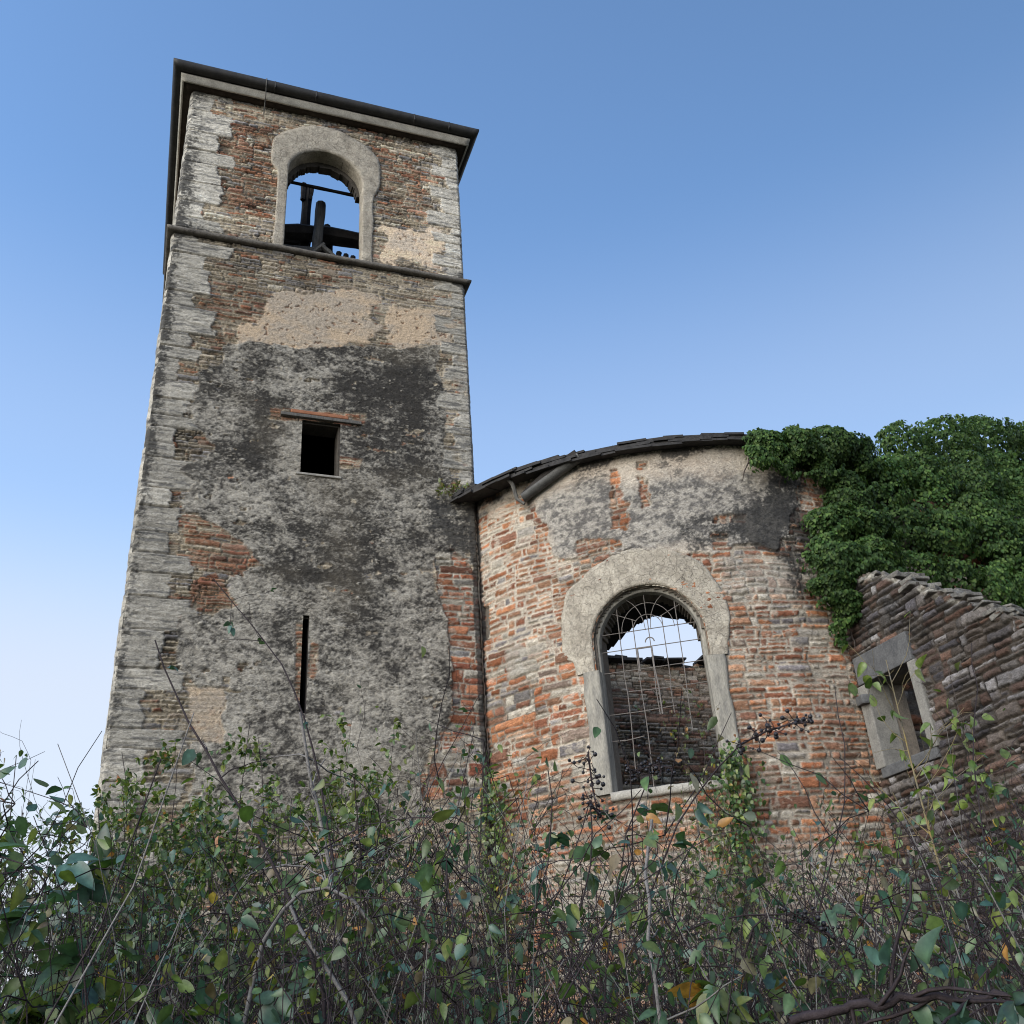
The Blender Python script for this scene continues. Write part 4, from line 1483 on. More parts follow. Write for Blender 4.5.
def shrub(name, label, cat, top, dist, seed, stems=6, spread=.5, lean=(0, 0), base_r=.010, twigs=60, twig_len=(.2, .5), sub=120, leaves=300,
          leaf=(.04, .06), pal='green', mixp=(('autumn', .06),), tmpl=LT_MID, bark=None, zlow=.35, wob=.10, sag=-.02, droop=.6, group=None, base_z=None, twig_up=.4, top_spread=1.0, leaf_lo=0.0, tri=False):
    rg = np.random.RandomState(seed)
    tp = at(np.array(top, float), dist)
    bx, by = tp[0] - lean[0], tp[1] - lean[1]
    gz = float(ground_z(bx, by)) - .03 if base_z is None else base_z
    H = tp[2] - gz
    root = thing(name, label, cat, (bx, by, gz), group)
    bark = bark or M_STEMD
    # main stems
    ang = rg.uniform(0, 2 * PI, stems)
    P0 = np.stack([bx + .10 * spread * np.cos(ang), by + .10 * spread * np.sin(ang), np.full(stems, gz)], -1)
    hh = H * rg.uniform(.62, 1.0, stems)
    hh[0] = H
    tgt = np.stack([tp[0] + spread * top_spread * rg.uniform(-1, 1, stems), tp[1] + spread * top_spread * rg.uniform(-1, 1, stems), gz + hh], -1)
    tgt[0] = tp
    K = 12
    t = np.linspace(0, 1, K)[None, :, None]
    L = P0[:, None] * (1 - t) + tgt[:, None] * t
    bow = rg.normal(0, .16 * spread + .03, (stems, 1, 3))
    bow[..., 2] = 0
    wig = np.cumsum(rg.normal(0, wob * .035 * H, (stems, K, 3)), axis=1)
    wig = wig - wig[:, :1] - (wig[:, -1:] - wig[:, :1]) * t
    L = L + bow * np.sin(t * PI) + wig
    R = base_r * (1 - .78 * t[..., 0]) * rg.uniform(.55, 1.1, (stems, 1))
    Vs, Fs = [], []
    off = 0
    v, f = tubes_arrays(L, R, 6)
    Vs.append(v); Fs.append(f + off); off += len(v)

    def branch(LP, RP, n, ln, lo, Kc, up):
        i = rg.randint(0, len(LP), n)
        q = rg.uniform(lo, .97, n)
        Kp = LP.shape[1]
        k = np.minimum((q * (Kp - 1)).astype(int), Kp - 2)
        fr = (q * (Kp - 1) - k)[:, None]
        P = LP[i, k] * (1 - fr) + LP[i, k + 1] * fr
        T = LP[i, k + 1] - LP[i, k]
        T /= np.linalg.norm(T, axis=1)[:, None] + 1e-9
        rnd = rg.normal(0, 1, (n, 3))
        rnd -= T * (rnd * T).sum(1)[:, None] * .7
        rnd /= np.linalg.norm(rnd, axis=1)[:, None]
        D = T * .55 + rnd + np.array([0, 0, up])
        Ln = rg.uniform(ln[0], ln[1], n) * (1.15 - .5 * q)
        r = RP[i, k] * .55
        LL = bend(P, D, Ln, Kc, .22, sag, rg)
        RR = np.maximum(r, .0012)[:, None] * np.linspace(1, .35, Kc)[None]
        return LL, np.maximum(RR, .0010)
    Lt, Rt = branch(L, R, twigs, twig_len, zlow, 6, twig_up)
    v, f = tubes_arrays(Lt, Rt, 4)
    Vs.append(v); Fs.append(f + off); off += len(v)
    carriers = Lt
    if sub:
        Lu, Ru = branch(Lt, Rt, sub, (twig_len[0] * .4, twig_len[1] * .5), .15, 4, .15)
        v, f = tubes_arrays(Lu, Ru, 3)
        Vs.append(v); Fs.append(f + off); off += len(v)
        carriers = (Lt, Lu)
    np_mesh('stems', np.concatenate(Vs), np.concatenate(Fs), bark, root)
    if leaves:
        cs = carriers if isinstance(carriers, tuple) else (carriers,)
        P, T = [], []
        for c in cs:
            m = leaves // len(cs)
            i = rg.randint(0, len(c), m)
            k = rg.randint(1, c.shape[1], m)
            P.append(c[i, k])
            T.append(c[i, k] - c[i, k - 1])
        P = np.concatenate(P)
        T = np.concatenate(T)
        T /= np.linalg.norm(T, axis=1)[:, None] + 1e-9
        if leaf_lo:
            ok = P[:, 2] > gz + H * leaf_lo
            P, T = P[ok], T[ok]
        n = len(P)
        rnd = rg.normal(0, 1, (n, 3))
        D = T * .6 + rnd * .6 + np.array([0, 0, -droop])
        N = rg.normal(0, .55, (n, 3)) + np.array([0, 0, .9])
        s = rg.uniform(leaf[0], leaf[1], n)
        c = pick(pal, n, rg, mixp)
        if tri:
            P, D, N, s, c = trifoliate(P, D, N, s, c, rg)
        v, f, c = leaves_arrays(P, D, N, s, c, tmpl)
        np_mesh('leaves', v, f, M_LEAF, root, c)
    return root, L, Lt


def berry_cluster(root, axis, n, seed, r=.0065, spread=.05):
    """black berries on short stalks along an axis polyline"""
    rg = np.random.RandomState(seed)
    axis = np.asarray(axis, float)
    q = rg.uniform(0, 1, n) * (len(axis) - 1)
    k = np.minimum(q.astype(int), len(axis) - 2)
    P = axis[k] + (axis[k + 1] - axis[k]) * (q - k)[:, None]
    E = P + rg.normal(0, spread, (n, 3))
    v, f = tubes_arrays(np.stack([P, (P + E) / 2 + rg.normal(0, .006, (n, 3)), E], 1), np.full((n, 3), .0014), 3)
    ax = axis[:, None] + 0
    v2, f2 = tubes_arrays(np.stack([axis], 0), np.full((1, len(axis)), .003), 5)
    nst = len(v) + len(v2)
    ico = bmesh.new()
    bmesh.ops.create_icosphere(ico, subdivisions=2, radius=1)
    ico.verts.ensure_lookup_table()
    V0 = np.array([q_.co[:] for q_ in ico.verts])
    F0 = np.array([[w_.index for w_ in g.verts] for g in ico.faces])
    ico.free()
    V0 = V0 * (1 + .10 * np.sin(V0[:, :1] * 9) * np.sin(V0[:, 1:2] * 9))
    rr = r * rg.uniform(.42, 1.0, n)
    V = E[:, None] + V0[None] * rr[:, None, None]
    F = F0[None] + (np.arange(n) * len(V0))[:, None, None]
    F = F.reshape(-1, 3)
    o = np_mesh('berry_spray', np.concatenate([v, v2, V.reshape(-1, 3)]), [np.concatenate([f, f2 + len(v)]), F + nst], M_STEMD, root)
    o.data.materials.append(M_BERRY)
    mi = np.zeros(len(o.data.polygons), np.int32)
    mi[len(f) + len(f2):] = 1
    o.data.polygons.foreach_set('material_index', mi)


def cane(name, label, cat, pts, seed, r0=.006, r1=.002, leaves=14, leaf=(.05, .08), pal='teal', mixp=None, bark=None, side=10, side_len=(.1, .3), tmpl=LT_BIG, group=None, droop=.5, root_ground=True, K=24, leaf_from=.1):
    """one arching stem through picture points given as (px, py, distance)"""
    rg = np.random.RandomState(seed)
    P = np.array([at(np.array(p[:2], float), p[2]) for p in pts])
    if root_ground:
        b = P[0].copy()
        b[2] = float(ground_z(b[0], b[1])) - .03
        b[:2] += rg.normal(0, .05, 2)
        P = np.concatenate([[b], P])
    s = np.concatenate([[0], np.cumsum(np.linalg.norm(np.diff(P, axis=0), axis=1))])
    t = np.linspace(0, s[-1], K)
    # smooth interpolation
    Q = np.stack([np.interp(t, s, P[:, i]) for i in range(3)], -1)
    for _ in range(3):
        Q[1:-1] = (Q[:-2] + 2 * Q[1:-1] + Q[2:]) / 4
    Q[1:-1] += rg.normal(0, .004, (K - 2, 3))
    root = thing(name, label, cat, tuple(Q[0]), group)
    R = np.linspace(r0, r1, K)
    v, f = tubes_arrays(Q[None], R[None], 6)
    Vs, Fs, off = [v], [f], len(v)
    # knuckles / thorns
    nt = int(K * 2.2)
    i = rg.randint(1, K - 1, nt)
    d = rg.normal(0, 1, (nt, 3))
    d /= np.linalg.norm(d, axis=1)[:, None]
    th = np.stack([Q[i], Q[i] + d * .009], 1)
    v, f = tubes_arrays(th, np.stack([np.full(nt, .0018), np.full(nt, .0003)], 1), 3)
    Vs.append(v); Fs.append(f + off); off += len(v)
    car = [Q[None, int(K * leaf_from):]]
    if side:
        i = rg.randint(int(K * .25), K - 1, side)
        d = rg.normal(0, 1, (side, 3)) + np.array([0, 0, .5])
        LL = bend(Q[i], d, rg.uniform(side_len[0], side_len[1], side), 6, .2, .02, rg)
        v, f = tubes_arrays(LL, np.linspace(.6, .3, 6)[None] * R[i][:, None], 4)
        Vs.append(v); Fs.append(f + off); off += len(v)
        car.append(LL)
    if leaves:
        PP, TT = [], []
        for _ in range(leaves):
            c = car[rg.randint(len(car))] if rg.rand() < .75 or len(car) == 1 else car[-1]
            a = rg.randint(len(c))
            k = rg.randint(1, c.shape[1])
            tdir = c[a, k] - c[a, k - 1]
            PP.append(c[a, k]); TT.append(tdir / (np.linalg.norm(tdir) + 1e-9))
        PP, TT = np.array(PP), np.array(TT)
        n = leaves
        D = TT * .5 + rg.normal(0, .7, (n, 3)) + np.array([0, 0, -droop])
        D /= np.linalg.norm(D, axis=1)[:, None]
        pet = rg.uniform(.015, .04, n)[:, None]
        N = rg.normal(0, .6, (n, 3)) + np.array([0, 0, .9])
        v, f, c = leaves_arrays(*trifoliate(PP + D * pet, D, N, rg.uniform(leaf[0], leaf[1], n), pick(pal, n, rg, mixp), rg), tmpl)
        v2, f2 = tubes_arrays(np.stack([PP, PP + D * pet], 1), np.full((n, 2), .0012), 3)
        lv = np_mesh('leaves', v, f, M_LEAF, root, c)
        Vs.append(v2); Fs.append(f2 + off)
    np_mesh('stems', np.concatenate(Vs), np.concatenate(Fs), bark or M_STEMD, root)
    return root, Q


# ---- ivy over the walls
def ivy(name, label, blobs, n, seed, leaf=(.06, .095)):
    rg = np.random.RandomState(seed)
    B = []
    for (px, py, yy, r) in blobs:
        c = on_y(np.array([px, py], float), yy)
        B.append((*c, r))
    B = np.array(B)
    root = thing(name, label, 'ivy', (B[:, 0].mean(), B[:, 1].mean(), 1.0))
    wgt = B[:, 3] ** 2
    i = rg.choice(len(B), n, p=wgt / wgt.sum())
    d = rg.normal(0, 1, (n, 3))
    d /= np.linalg.norm(d, axis=1)[:, None]
    d[:, 1] = np.where(rg.rand(n) < .8, -np.abs(d[:, 1]), d[:, 1])
    lump = 1 + .16 * fbm(d[:, 0] * 2.5 + i * 3.1, d[:, 2] * 2.5 + i * 1.7, seed, 3)
    q = rg.rand(n)
    rad = B[i, 3] * np.where(q < .72, 1 - .12 * rg.rand(n), .35 + .5 * rg.rand(n)) * lump
    P = B[i, :3] + d * rad[:, None] * np.array([1.08, .8, .95])
    # overhanging tiers: tufts that stand out over the hollow below them
    ph = P[:, 2] * 3.4 + 1.3 * fbm(P[:, 0] * 1.5, P[:, 2] * .7, seed + 1, 3)
    fr = ph - np.floor(ph)
    P += d * (.16 * (fr - .45))[:, None] * np.array([1, 1, .3])
    keep = rg.rand(n) < .30 + .8 * fr
    P, d, i = P[keep], d[keep], i[keep]
    n = len(P)
    P += .10 * np.stack([fbm(P[:, 0] * 3, P[:, 2] * 3, seed + 7, 3), fbm(P[:, 0] * 3 + 5, P[:, 2] * 3, seed + 8, 3), fbm(P[:, 0] * 3 + 9, P[:, 2] * 3, seed + 9, 3)], -1)
    D = d * .35 + np.array([0, 0, -1.0]) + rg.normal(0, .33, (n, 3))
    N = d + np.array([0, -.2, .5]) + rg.normal(0, .35, (n, 3))
    g = fbm(P[:, 0] * 1.7, P[:, 2] * 1.7 + P[:, 1], seed + 2, 3)
    c = pick('ivy', n, rg) * (1 + .45 * g)[:, None]
    s = rg.uniform(leaf[0], leaf[1], n)
    v, f, c = leaves_arrays(P, D, N, s, c, LT_IVY)
    np_mesh('foliage', v, f, M_IVY, root, c)
    m = 20
    i = rg.choice(len(B), m)
    S0 = B[i, :3] + rg.normal(0, .08, (m, 3)) + np.array([0, .12, 0])
    L = bend(S0, rg.normal(0, .3, (m, 3)) + np.array([0, 0, -1]), rg.uniform(.2, .45, m), 8, .2, .08, rg)
    v, f = tubes_arrays(L, np.linspace(.012, .004, 8)[None].repeat(m, 0), 5)
    np_mesh('vines', v, f, M_STEMB, root)
    return root


ivy('roof_ivy', 'dark ivy hanging over the apse roof end and down beside the broken wall',
    [(768, 446, 8.15, .22), (800, 446, 8.15, .27), (830, 446, 8.2, .30), (856, 458, 8.25, .26), (756, 456, 8.1, .14), (874, 468, 8.3, .16), (785, 462, 8.2, .18), (820, 468, 8.2, .2),
     (850, 500, 8.25, .32), (836, 530, 8.2, .30), (838, 560, 8.15, .32), (832, 588, 8.1, .24), (850, 605, 8.1, .2), (842, 622, 8.15, .10), (840, 640, 8.2, .07), (870, 560, 8.1, .3), (868, 525, 8.2, .3), (885, 580, 8.1, .24)], 46000, 61, (.035, .06))
ivy('wall_ivy', 'great rounded mound of dark green ivy swallowing the church wall at the right edge',
    [(905, 452, 9.0, .42), (945, 446, 9.1, .48), (985, 444, 9.2, .50), (1025, 452, 9.2, .5), (1065, 456, 9.2, .5), (1105, 470, 9.2, .5), (895, 490, 8.7, .34), (930, 490, 8.6, .42), (975, 492, 8.6, .45),
     (1020, 500, 8.6, .48), (1070, 505, 8.6, .5), (905, 530, 8.4, .36), (945, 535, 8.3, .40), (990, 540, 8.3, .42), (1035, 545, 8.3, .45), (1080, 560, 8.3, .5), (920, 572, 8.1, .28),
     (955, 580, 8.05, .28), (995, 590, 8.05, .32), (1030, 600, 8.1, .36), (1070, 615, 8.1, .4), (1010, 560, 8.1, .3), (960, 470, 9.0, .4), (1000, 475, 9.0, .4), (925, 475, 8.9, .35), (1040, 480, 9.0, .4), (885, 495, 8.5, .3), (890, 480, 8.6, .3), (975, 515, 8.4, .35), (940, 510, 8.6, .4), (1000, 515, 8.6, .4), (900, 510, 8.6, .3)], 80000, 62, (.036, .062))

# ---- climbers low on the apse and shrubs against the walls
def climber(name, label, pts, n, seed, pal='green'):
    rg = np.random.RandomState(seed)
    root = None
    C0 = []
    for (px, py, r) in pts:
        p = on_cyl(np.array([[px, py]], float))[0]
        C0.append((p[0], p[1], r))
    C0 = np.array(C0)
    base = cyl(C0[:1, 0], np.array([float(ground_z(5, 8))]), np.array([.1]))[0]
    root = thing(name, label, 'climber', tuple(base))
    i = rg.choice(len(C0), n)
    u = C0[i, 0] + rg.normal(0, .5, n) * C0[i, 2]
    z = C0[i, 1] + rg.normal(0, .6, n) * C0[i, 2]
    P = cyl(u, z, rg.uniform(.04, .22, n))
    out = P - np.stack([np.full(n, AC[0]), np.full(n, AC[1]), P[:, 2]], -1)
    out /= np.linalg.norm(out, axis=1)[:, None]
    D = out * .4 + np.array([0, 0, -.8]) + rg.normal(0, .4, (n, 3))
    N = out + np.array([0, 0, .5]) + rg.normal(0, .4, (n, 3))
    v, f, c = leaves_arrays(P, D, N, rg.uniform(.035, .06, n), pick(pal, n, rg, (('lime', .25), ('autumn', .04))), LT_IVY)
    np_mesh('leaves', v, f, M_LEAF, root, c)
    L = []
    for k in range(7):
        uu = np.interp(np.linspace(0, 1, 14), np.linspace(0, 1, len(C0) + 1), np.r_[C0[0, 0], C0[::-1, 0]][:len(C0) + 1]) + np.cumsum(rg.normal(0, .03, 14))
        zz = np.linspace(1.0, C0[:, 1].max() * rg.uniform(.8, 1), 14)
        L.append(cyl(uu, zz, np.full(14, .05)))
    v, f = tubes_arrays(np.array(L), np.linspace(.012, .004, 14)[None].repeat(7, 0), 5)
    np_mesh('stems', v, f, M_STEMB, root)


climber('wall_climber', 'yellow-green climbing plant on the apse wall next to the tower corner', [(500, 800, .22), (498, 830, .3), (502, 860, .34), (495, 890, .4), (500, 920, .4), (505, 950, .4)], 1200, 71)
climber('wall_climber', 'bright green climbing plant on the apse wall under the right foot of the barred window', [(730, 765, .14), (736, 795, .22), (732, 825, .3), (736, 850, .34), (726, 880, .4), (735, 910, .45)], 1000, 72, 'ivy')

G1 = 'shrubs growing against the church walls'
for (top, dist, seed, lab, kw_) in [
    ((178, 752), 7.9, 101, 'leafy green shrub in front of the pale corner stones of the tower', dict(spread=.55, stems=9, leaves=1300, twigs=120, sub=260)),
    ((250, 722), 7.4, 102, 'tall yellow-green shrub on the left below the narrow tower slit', dict(spread=.50, stems=9, leaves=1500, twigs=130, sub=280, mixp=(('lime', .35),))),
    ((352, 718), 7.6, 103, 'loose green shrub reaching up just right of the narrow tower slit', dict(spread=.42, stems=8, leaves=950, twigs=110, sub=220, mixp=(('lime', .25),))),
    ((122, 778), 7.2, 104, 'low green shrub at the outer left foot of the tower', dict(spread=.5, stems=8, leaves=1100, twigs=110, sub=220)),
    ((420, 782), 7.3, 105, 'nearly bare dark shrub in front of the tower corner beside the apse', dict(spread=.5, stems=9, leaves=240, twigs=160, sub=420, mixp=(('dry', .4),))),
    ((310, 800), 6.6, 106, 'dense twiggy shrub with small yellowing leaves below the tower slit', dict(spread=.6, stems=10, leaves=1000, twigs=150, sub=380, mixp=(('lime', .3), ('autumn', .1)))),
    ((205, 815), 6.4, 107, 'dense dark twiggy shrub standing before the tall yellow-green one', dict(spread=.6, stems=10, leaves=1000, twigs=150, sub=380, mixp=(('teal', .4),))),
    ((60, 835), 6.6, 108, 'open shrub of small leaves standing against the white sky at far left', dict(spread=.6, stems=10, leaves=1200, twigs=150, sub=320, mixp=(('teal', .3),))),
]:
    shrub('wall_shrub', lab, 'shrub', top, dist, seed, leaf=(.035, .058), pal='green', group=G1, zlow=.3, **{**kw_, 'leaves': int(kw_['leaves'] * 2.3)})

t = thing('wall_tuft', 'tiny yellow-green tuft of weeds where the apse roof touches the tower', 'weed', (3.25, TY - .02, 7.75))
n = 160
P = np.stack([RG.uniform(3.0, 3.48, n), TY - RG.uniform(0, .08, n), RG.normal(7.80, .06, n)], -1)
v, f, c = leaves_arrays(P, RG.normal(0, .6, (n, 3)) + np.array([0, -.5, .5]), RG.normal(0, 1, (n, 3)), RG.uniform(.03, .07, n), pick('lime', n, RG, (('dry', .6),)), LT_MID)
np_mesh('leaves', v, f, M_LEAF, t, c)

# dry weeds inside the barred window and thin ones at the foot of the apse
for (top, dist, seed, lab, kw_) in [
    ((690, 682), 8.6, 121, 'grey dried weed climbing in front of the barred window', dict(spread=.24, stems=8, leaves=420, twigs=90, sub=150, bark=M_STEMB)),
    ((648, 745), 8.4, 122, 'short dead weed standing at the sill of the barred window', dict(spread=.22, stems=8, leaves=240, twigs=80, sub=150, bark=M_STEMB)),
    ((600, 850), 7.6, 123, 'tangle of dry stalks below the left jamb of the barred window', dict(spread=.45, stems=10, leaves=420, twigs=120, sub=300, bark=M_STEMB)),
    ((790, 830), 7.3, 124, 'tangle of dry stalks with yellow leaves against the red apse wall', dict(spread=.5, stems=10, leaves=380, twigs=140, sub=320, bark=M_STEMB)),
    ((690, 850), 7.0, 125, 'thicket of dry stems between the green climber and the barred window', dict(spread=.45, stems=10, leaves=420, twigs=140, sub=320, bark=M_STEMB)),
]:
    shrub('dry_weed', lab, 'weed', top, dist, seed, leaf=(.03, .05), pal='dry', mixp=(('green', .35), ('autumn', .12)), group='dry weeds at the foot of the apse', base_r=.006, **kw_)

# sapling with yellow lichen at the right
r_, L_, Lt_ = shrub('sapling', 'thin sapling with yellow lichen on its pale stem before the broken right wall', 'sapling', (886, 660), 5.0, 131, stems=1, spread=.2, lean=(-.12, .0), base_r=.013, twigs=16,
                    twig_len=(.3, .6), sub=26, leaves=60, leaf=(.05, .075), pal='lime', mixp=(('green', .2),), tmpl=LT_BIG, bark=M_LICH, zlow=.62, leaf_lo=.62)
shrub('sapling', 'slim sapling of sparse yellow-green leaves at the right edge of the small framed window', 'sapling', (948, 668), 5.2, 132, stems=2, spread=.14, base_r=.008, twigs=14, twig_len=(.15, .4), sub=20,
      leaves=44, leaf=(.045, .07), pal='lime', mixp=(('green', .3),), tmpl=LT_BIG, bark=M_STEMB, zlow=.6, leaf_lo=.66)

# mid-distance twiggy bushes
G2 = 'dark twiggy bushes across the middle of the thicket'
mid = [((30, 800), 4.6, 'open bush of dark stems and hanging leaves against the white sky at far left', dict(leaves=420, pal='teal', spread=.45, leaf=(.045, .07))),
       ((98, 768), 4.8, 'tall leafy dark bush covering the bottom left corner of the tower', dict(leaves=480, pal='teal', spread=.40, leaf=(.045, .07))),
       ((160, 860), 4.4, 'dark twiggy bush under the left tower shrubs with blue-green leaves', dict(leaves=420, pal='teal', spread=.5)),
       ((255, 860), 4.6, 'bushy tangle of thin dark stems right under the narrow slit of the tower', dict(leaves=360, pal='green', spread=.5)),
       ((330, 850), 4.3, 'bare tangle of black twigs in the middle left of the thicket', dict(leaves=170, pal='green', spread=.5)),
       ((420, 860), 4.7, 'dark bush with scattered round leaves before the tower and apse joint', dict(leaves=300, pal='teal', spread=.5)),
       ((520, 850), 4.5, 'dark upright bush before the left side of the red apse', dict(leaves=260, pal='teal', spread=.45)),
       ((600, 880), 4.2, 'dark bush with yellow and orange leaves below the barred window', dict(leaves=330, pal='autumn', spread=.5)),
       ((680, 880), 4.6, 'dark bush of thin stems and teal leaves below the right window jamb', dict(leaves=360, pal='teal', spread=.5)),
       ((760, 850), 4.4, 'upright dark bush with a few orange leaves before the red apse', dict(leaves=260, pal='teal', spread=.45, mixp=(('autumn', .2),))),
       ((850, 870), 4.6, 'bare black twiggy bush before the inner corner of the broken wall', dict(leaves=150, pal='green', spread=.5)),
       ((935, 905), 4.2, 'low dark bush with long green leaves beneath the broken wall', dict(leaves=300, pal='teal', spread=.5)),
       ((1010, 920), 4.0, 'low leafy bush in the right corner under the broken wall', dict(leaves=360, pal='teal', spread=.5))]
for k, (top, dist, lab, kw_) in enumerate(mid):
    d_ = dict(mixp=(('autumn', .04),), leaf=(.035, .06))
    d_.update(kw_)
    d_['leaves'] = int(d_['leaves'] * .75)
    top = (top[0], top[1] + (38 if top[0] < 800 else 62))
    shrub('thicket_bush', lab, 'bush', top, dist, 200 + k, stems=9, twigs=150, sub=330, twig_len=(.15, .45), base_r=.008, group=G2, zlow=.25, wob=.2, **d_)

# near leafy bushes, just in front of the camera
G3 = 'leafy bushes nearest the camera'
near = [((92, 765), 3.0, 'tall leaning bush with big hanging leaves before the outer tower corner', dict(leaves=130, leaf=(.06, .09), pal='teal', mixp=(('green', .4),))),
        ((22, 795), 2.7, 'bush with big hanging leaves seen dark against the white sky at far left', dict(leaves=120, leaf=(.055, .085), pal='teal', mixp=(('green', .3),))),
        ((35, 880), 2.7, 'large-leaved green bush filling the lower left corner', dict(leaves=95, leaf=(.06, .095), pal='teal', mixp=(('green', .45),))),
        ((110, 880), 2.9, 'large-leaved bush with drooping toothed leaves beside the one in the lower left corner', dict(leaves=85, leaf=(.055, .09), pal='green', mixp=(('teal', .5),))),
        ((215, 925), 2.8, 'blue-green leafy bush low on the left between bare stems', dict(leaves=80, leaf=(.05, .08), pal='teal')),
        ((330, 965), 2.7, 'low bush of pointed green leaves at the bottom left of centre', dict(leaves=75, leaf=(.05, .08), pal='teal', mixp=(('lime', .12),))),
        ((430, 985), 2.5, 'low bush of reddish and wine-coloured leaves at the bottom edge', dict(leaves=90, leaf=(.05, .08), pal='red')),
        ((490, 900), 3.0, 'airy bush with broad pale-backed leaves before the red apse', dict(leaves=70, leaf=(.055, .085), pal='teal', mixp=(('autumn', .08),))),
        ((560, 960), 2.8, 'low bush dotted with small yellow leaves at the bottom centre', dict(leaves=110, leaf=(.04, .07), pal='autumn', mixp=(('teal', .5),))),
        ((650, 955), 2.9, 'low bush with orange and green leaves right of the bottom centre', dict(leaves=110, leaf=(.04, .07), pal='autumn', mixp=(('teal', .55),))),
        ((740, 925), 2.8, 'olive-green leafy bush with lobed shadows right of the crooked grey stem', dict(leaves=100, leaf=(.05, .08), pal='green', mixp=(('autumn', .12),))),
        ((830, 950), 2.4, 'bush with long smooth teal leaves over the thick bottom branch', dict(leaves=85, leaf=(.06, .10), pal='teal')),
        ((920, 930), 2.5, 'bush with oval blue-green leaves at lower right below the sapling', dict(leaves=95, leaf=(.06, .095), pal='teal')),
        ((1000, 935), 2.4, 'bush with oval green leaves filling the lower right corner', dict(leaves=95, leaf=(.06, .095), pal='teal', mixp=(('lime', .08),)))]
for k, (top, dist, lab, kw_) in enumerate(near):
    d_ = dict(mixp=(('autumn', .04),))
    d_.update(kw_)
    d_['leaves'] = int(d_['leaves'] * 1.9)
    top = (top[0], top[1] + (62 if top[0] < 800 else 100))
    d_['leaf'] = (d_['leaf'][0] * 1.05, d_['leaf'][1] * 1.1)
    shrub('leafy_bush', lab, 'bush', top, dist, 300 + k, stems=5, spread=.22, twigs=40, sub=50, twig_len=(.10, .30), base_r=.0055, group=G3, zlow=.35, tmpl=LT_BIG, droop=.55, tri=(k % 3 != 2), top_spread=1.2, **d_)

# ---- single stems that can be told apart
cane('long_stem', 'long bare dark stem leaning from the bottom left up across the tower base', 'stem', [(330, 1010, 3.4), (318, 960, 3.4), (270, 850, 3.5), (215, 770, 3.6), (182, 715, 3.7), (155, 640, 3.8)], 401, .0115, .0025, leaves=6, leaf=(.03, .05), side=8)
cane('long_stem', 'slender dark stem curving up left across the tower to the red brick patch', 'stem', [(352, 1000, 4.0), (335, 850, 4.1), (308, 725, 4.2), (288, 665, 4.3), (255, 630, 4.4), (213, 578, 4.5)], 402, .009, .002, leaves=8, leaf=(.03, .05), side=14)
cane('grey_stem', 'pale grey branch rising straight below the narrow tower slit', 'branch', [(345, 960, 5.0), (330, 860, 5.0), (313, 790, 5.0), (304, 745, 5.0), (300, 712, 5.0)], 403, .016, .007, leaves=0, bark=M_STEMG, side=12, side_len=(.2, .5))
cane('grey_stem', 'crooked grey stem standing at the bottom just right of centre', 'branch', [(655, 1015, 2.6), (660, 970, 2.6), (648, 928, 2.6), (640, 880, 2.7), (652, 820, 2.8)], 404, .0075, .004, leaves=0, bark=M_STEMG, side=6)
cane('arched_stem', 'arched grey cane bending over below the tower slit', 'branch', [(247, 975, 3.0), (262, 925, 3.0), (288, 882, 3.0), (322, 870, 3.0), (355, 880, 3.0), (372, 925, 3.0)], 405, .009, .005, leaves=3, bark=M_STEMG, side=5)
cane('grey_stem', 'pale lichen-spotted branch slanting at the bottom left of centre', 'branch', [(365, 1005, 3.0), (335, 975, 3.0), (310, 950, 3.0), (290, 905, 3.1)], 406, .010, .005, leaves=0, bark=M_STEMG, side=4)
cane('thick_branch', 'thick dark branch lying along the bottom right edge', 'branch', [(790, 1022, 1.9), (850, 1006, 1.9), (930, 1000, 1.9), (1010, 999, 1.9), (1060, 1002, 1.9)], 407, .008, .0055, leaves=10, leaf=(.05, .08), side=7, root_ground=False)
cane('bramble_cane', 'horizontal dark cane crossing the right half before the apse base', 'cane', [(640, 925, 3.2), (720, 915, 3.2), (800, 915, 3.2), (900, 905, 3.2), (1010, 890, 3.2)], 408, .005, .002, leaves=8, leaf=(.05, .07), side=8)
cane('bramble_cane', 'thin dark cane rising from bottom centre toward the left window jamb', 'cane', [(520, 1010, 3.4), (540, 930, 3.4), (575, 860, 3.4), (590, 800, 3.4)], 409, .006, .002, leaves=14, leaf=(.05, .075), side=8)
cane('bramble_cane', 'pair of crossing dark canes before the left side of the apse', 'cane', [(500, 1010, 3.2), (520, 960, 3.2), (545, 880, 3.2), (560, 800, 3.2), (548, 770, 3.2)], 410, .006, .002, leaves=14, leaf=(.05, .075), side=8)
cane('bramble_cane', 'thin bare cane arching in front of the corner between tower and apse', 'cane', [(395, 900, 4.4), (420, 810, 4.4), (440, 760, 4.4), (470, 720, 4.4), (482, 690, 4.4)], 411, .006, .0015, leaves=4, leaf=(.03, .05), side=12)
cane('bramble_cane', 'upright dark cane between the barred window and the broken wall', 'cane', [(800, 1000, 3.4), (812, 930, 3.4), (838, 840, 3.5), (850, 760, 3.6), (835, 690, 3.7)], 412, .005, .0015, leaves=12, leaf=(.035, .055), pal='lime', side=12)
cane('bramble_cane', 'dark cane with a dry seed head before the foot of the broken wall', 'cane', [(985, 990, 3.4), (975, 920, 3.4), (968, 870, 3.4), (955, 850, 3.4)], 413, .005, .002, leaves=4, leaf=(.04, .06), side=14, side_len=(.05, .12))

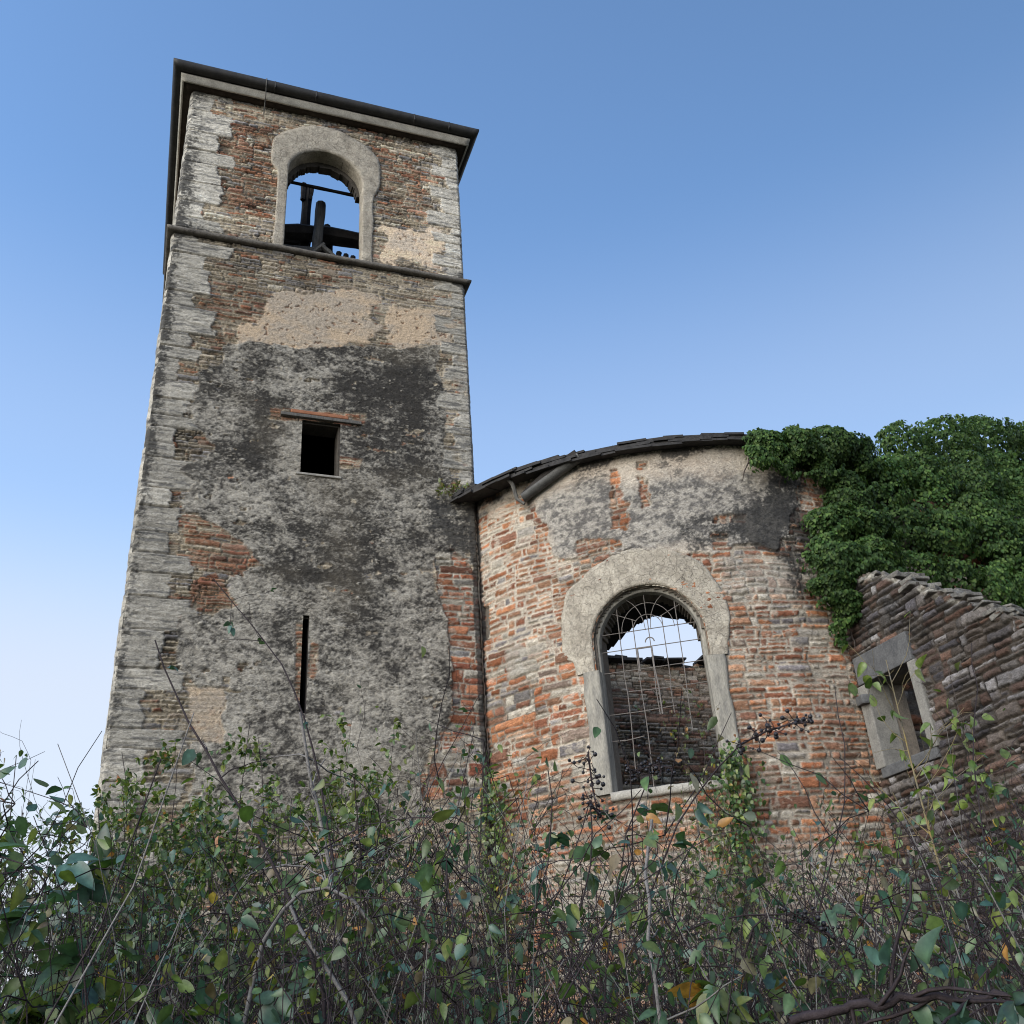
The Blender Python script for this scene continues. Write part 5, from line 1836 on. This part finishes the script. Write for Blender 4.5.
for (lab, pts, ax, n, seed, rr, sp) in [
    ('bramble with an upright spray of black berries beside the left window jamb', [(560, 1000, 3.0), (580, 900, 3.0), (600, 830, 3.0), (590, 800, 3.0)], [(598, 815, 3.0), (592, 785, 3.0), (588, 752, 3.0)], 46, 421, .0072, .028),
    ('bramble with a drooping black berry cluster in front of the barred window', [(600, 1000, 3.2), (618, 880, 3.2), (632, 800, 3.2), (650, 775, 3.2)], [(632, 772, 3.2), (655, 765, 3.2), (672, 768, 3.2)], 40, 422, .007, .02),
    ('long arching bramble ending in black berries right of the barred window', [(640, 900, 3.0), (672, 830, 3.0), (705, 775, 3.0), (740, 745, 3.0)], [(742, 744, 3.0), (765, 732, 3.0), (790, 724, 3.0), (812, 722, 3.0)], 52, 423, .0075, .016),
    ('low bramble with black berries lying before the foot of the apse', [(735, 900, 2.8), (770, 905, 2.8), (800, 920, 2.8), (830, 935, 2.8)], [(790, 912, 2.8), (815, 925, 2.8), (838, 942, 2.8)], 40, 424, .0068, .018),
    ('small bramble with blue-black berries at the left of the thicket', [(330, 1000, 3.4), (345, 920, 3.4), (362, 850, 3.4)], [(352, 842, 3.4), (368, 852, 3.4), (378, 862, 3.4)], 22, 425, .007, .02)]:
    r_, q = cane('berry_bramble', lab, 'bramble', pts, seed, .006, .0022, leaves=12, leaf=(.05, .075), side=6, group='brambles carrying black berries')
    A = np.array([at(np.array(p[:2], float), p[2]) for p in ax])
    berry_cluster(r_, np.concatenate([q[-1:], A]) if np.linalg.norm(q[-1] - A[0]) < .3 else A, n, seed, rr, sp)


# ---- the uncountable tangle underneath
def undergrowth():
    rg = np.random.RandomState(909)
    n = 1500
    d = rg.uniform(2.3, 7.6, n)
    px = rg.uniform(-120, 1150, n)
    top = 905 + 60 * np.sin(px / 90.) + rg.normal(0, 40, n) - 18 * (d - 5) + 25 * (px > 850)
    P1 = np.array([at(np.array([a, min(b, 1020)]), c) for a, b, c in zip(px, top, d)])
    g = ground_z(P1[:, 0], P1[:, 1])
    P0 = np.stack([P1[:, 0] + rg.normal(0, .75, n), P1[:, 1] + rg.normal(0, .5, n), g - .03], -1)
    t = np.linspace(0, 1, 8)[None, :, None]
    L = P0[:, None] * (1 - t) + P1[:, None] * t
    wig = np.cumsum(rg.normal(0, .05, (n, 8, 3)), axis=1)
    L = L + wig - wig[:, :1]
    R = (.0040 * rg.uniform(.4, 1.2, n))[:, None] * np.linspace(1, .4, 8)[None]
    v, f = tubes_arrays(L, R, 4)
    g2 = rg.rand(n) < .3
    m = 6500
    i = rg.randint(0, n, m)
    k = rg.randint(3, 8, m)
    LL = bend(L[i, k], rg.normal(0, 1, (m, 3)) + np.array([0, 0, .2]), rg.uniform(.15, .5, m), 6, .25, .03, rg)
    v2, f2 = tubes_arrays(LL, np.full((m, 1), .002) * np.linspace(1, .5, 6)[None], 3)
    vg, fg = tubes_arrays(L[g2] + rg.normal(0, .12, (int(g2.sum()), 1, 3)), R[g2] * .9, 4)
    o = np_mesh('undergrowth_grey_stems', vg, fg, M_STEMG)
    o['kind'] = 'stuff'
    o = np_mesh('undergrowth_stems', np.concatenate([v, v2]), np.concatenate([f, f2 + len(v)]), M_STEMD)
    o['kind'] = 'stuff'
    q = 21000
    i = rg.randint(0, m, q)
    k = rg.randint(0, 6, q)
    P = LL[i, k] + rg.normal(0, .03, (q, 3))
    D = rg.normal(0, .7, (q, 3)) + np.array([0, 0, -.5])
    N = rg.normal(0, .6, (q, 3)) + np.array([0, 0, .8])
    c = pick('green', q, rg, (('teal', .45), ('autumn', .07), ('dry', .10)))
    v, f, c = leaves_arrays(P, D, N, rg.uniform(.025, .055, q), c, LT_MID)
    o = np_mesh('undergrowth_leaves', v, f, M_LEAF, None, c)
    o['kind'] = 'stuff'


undergrowth()
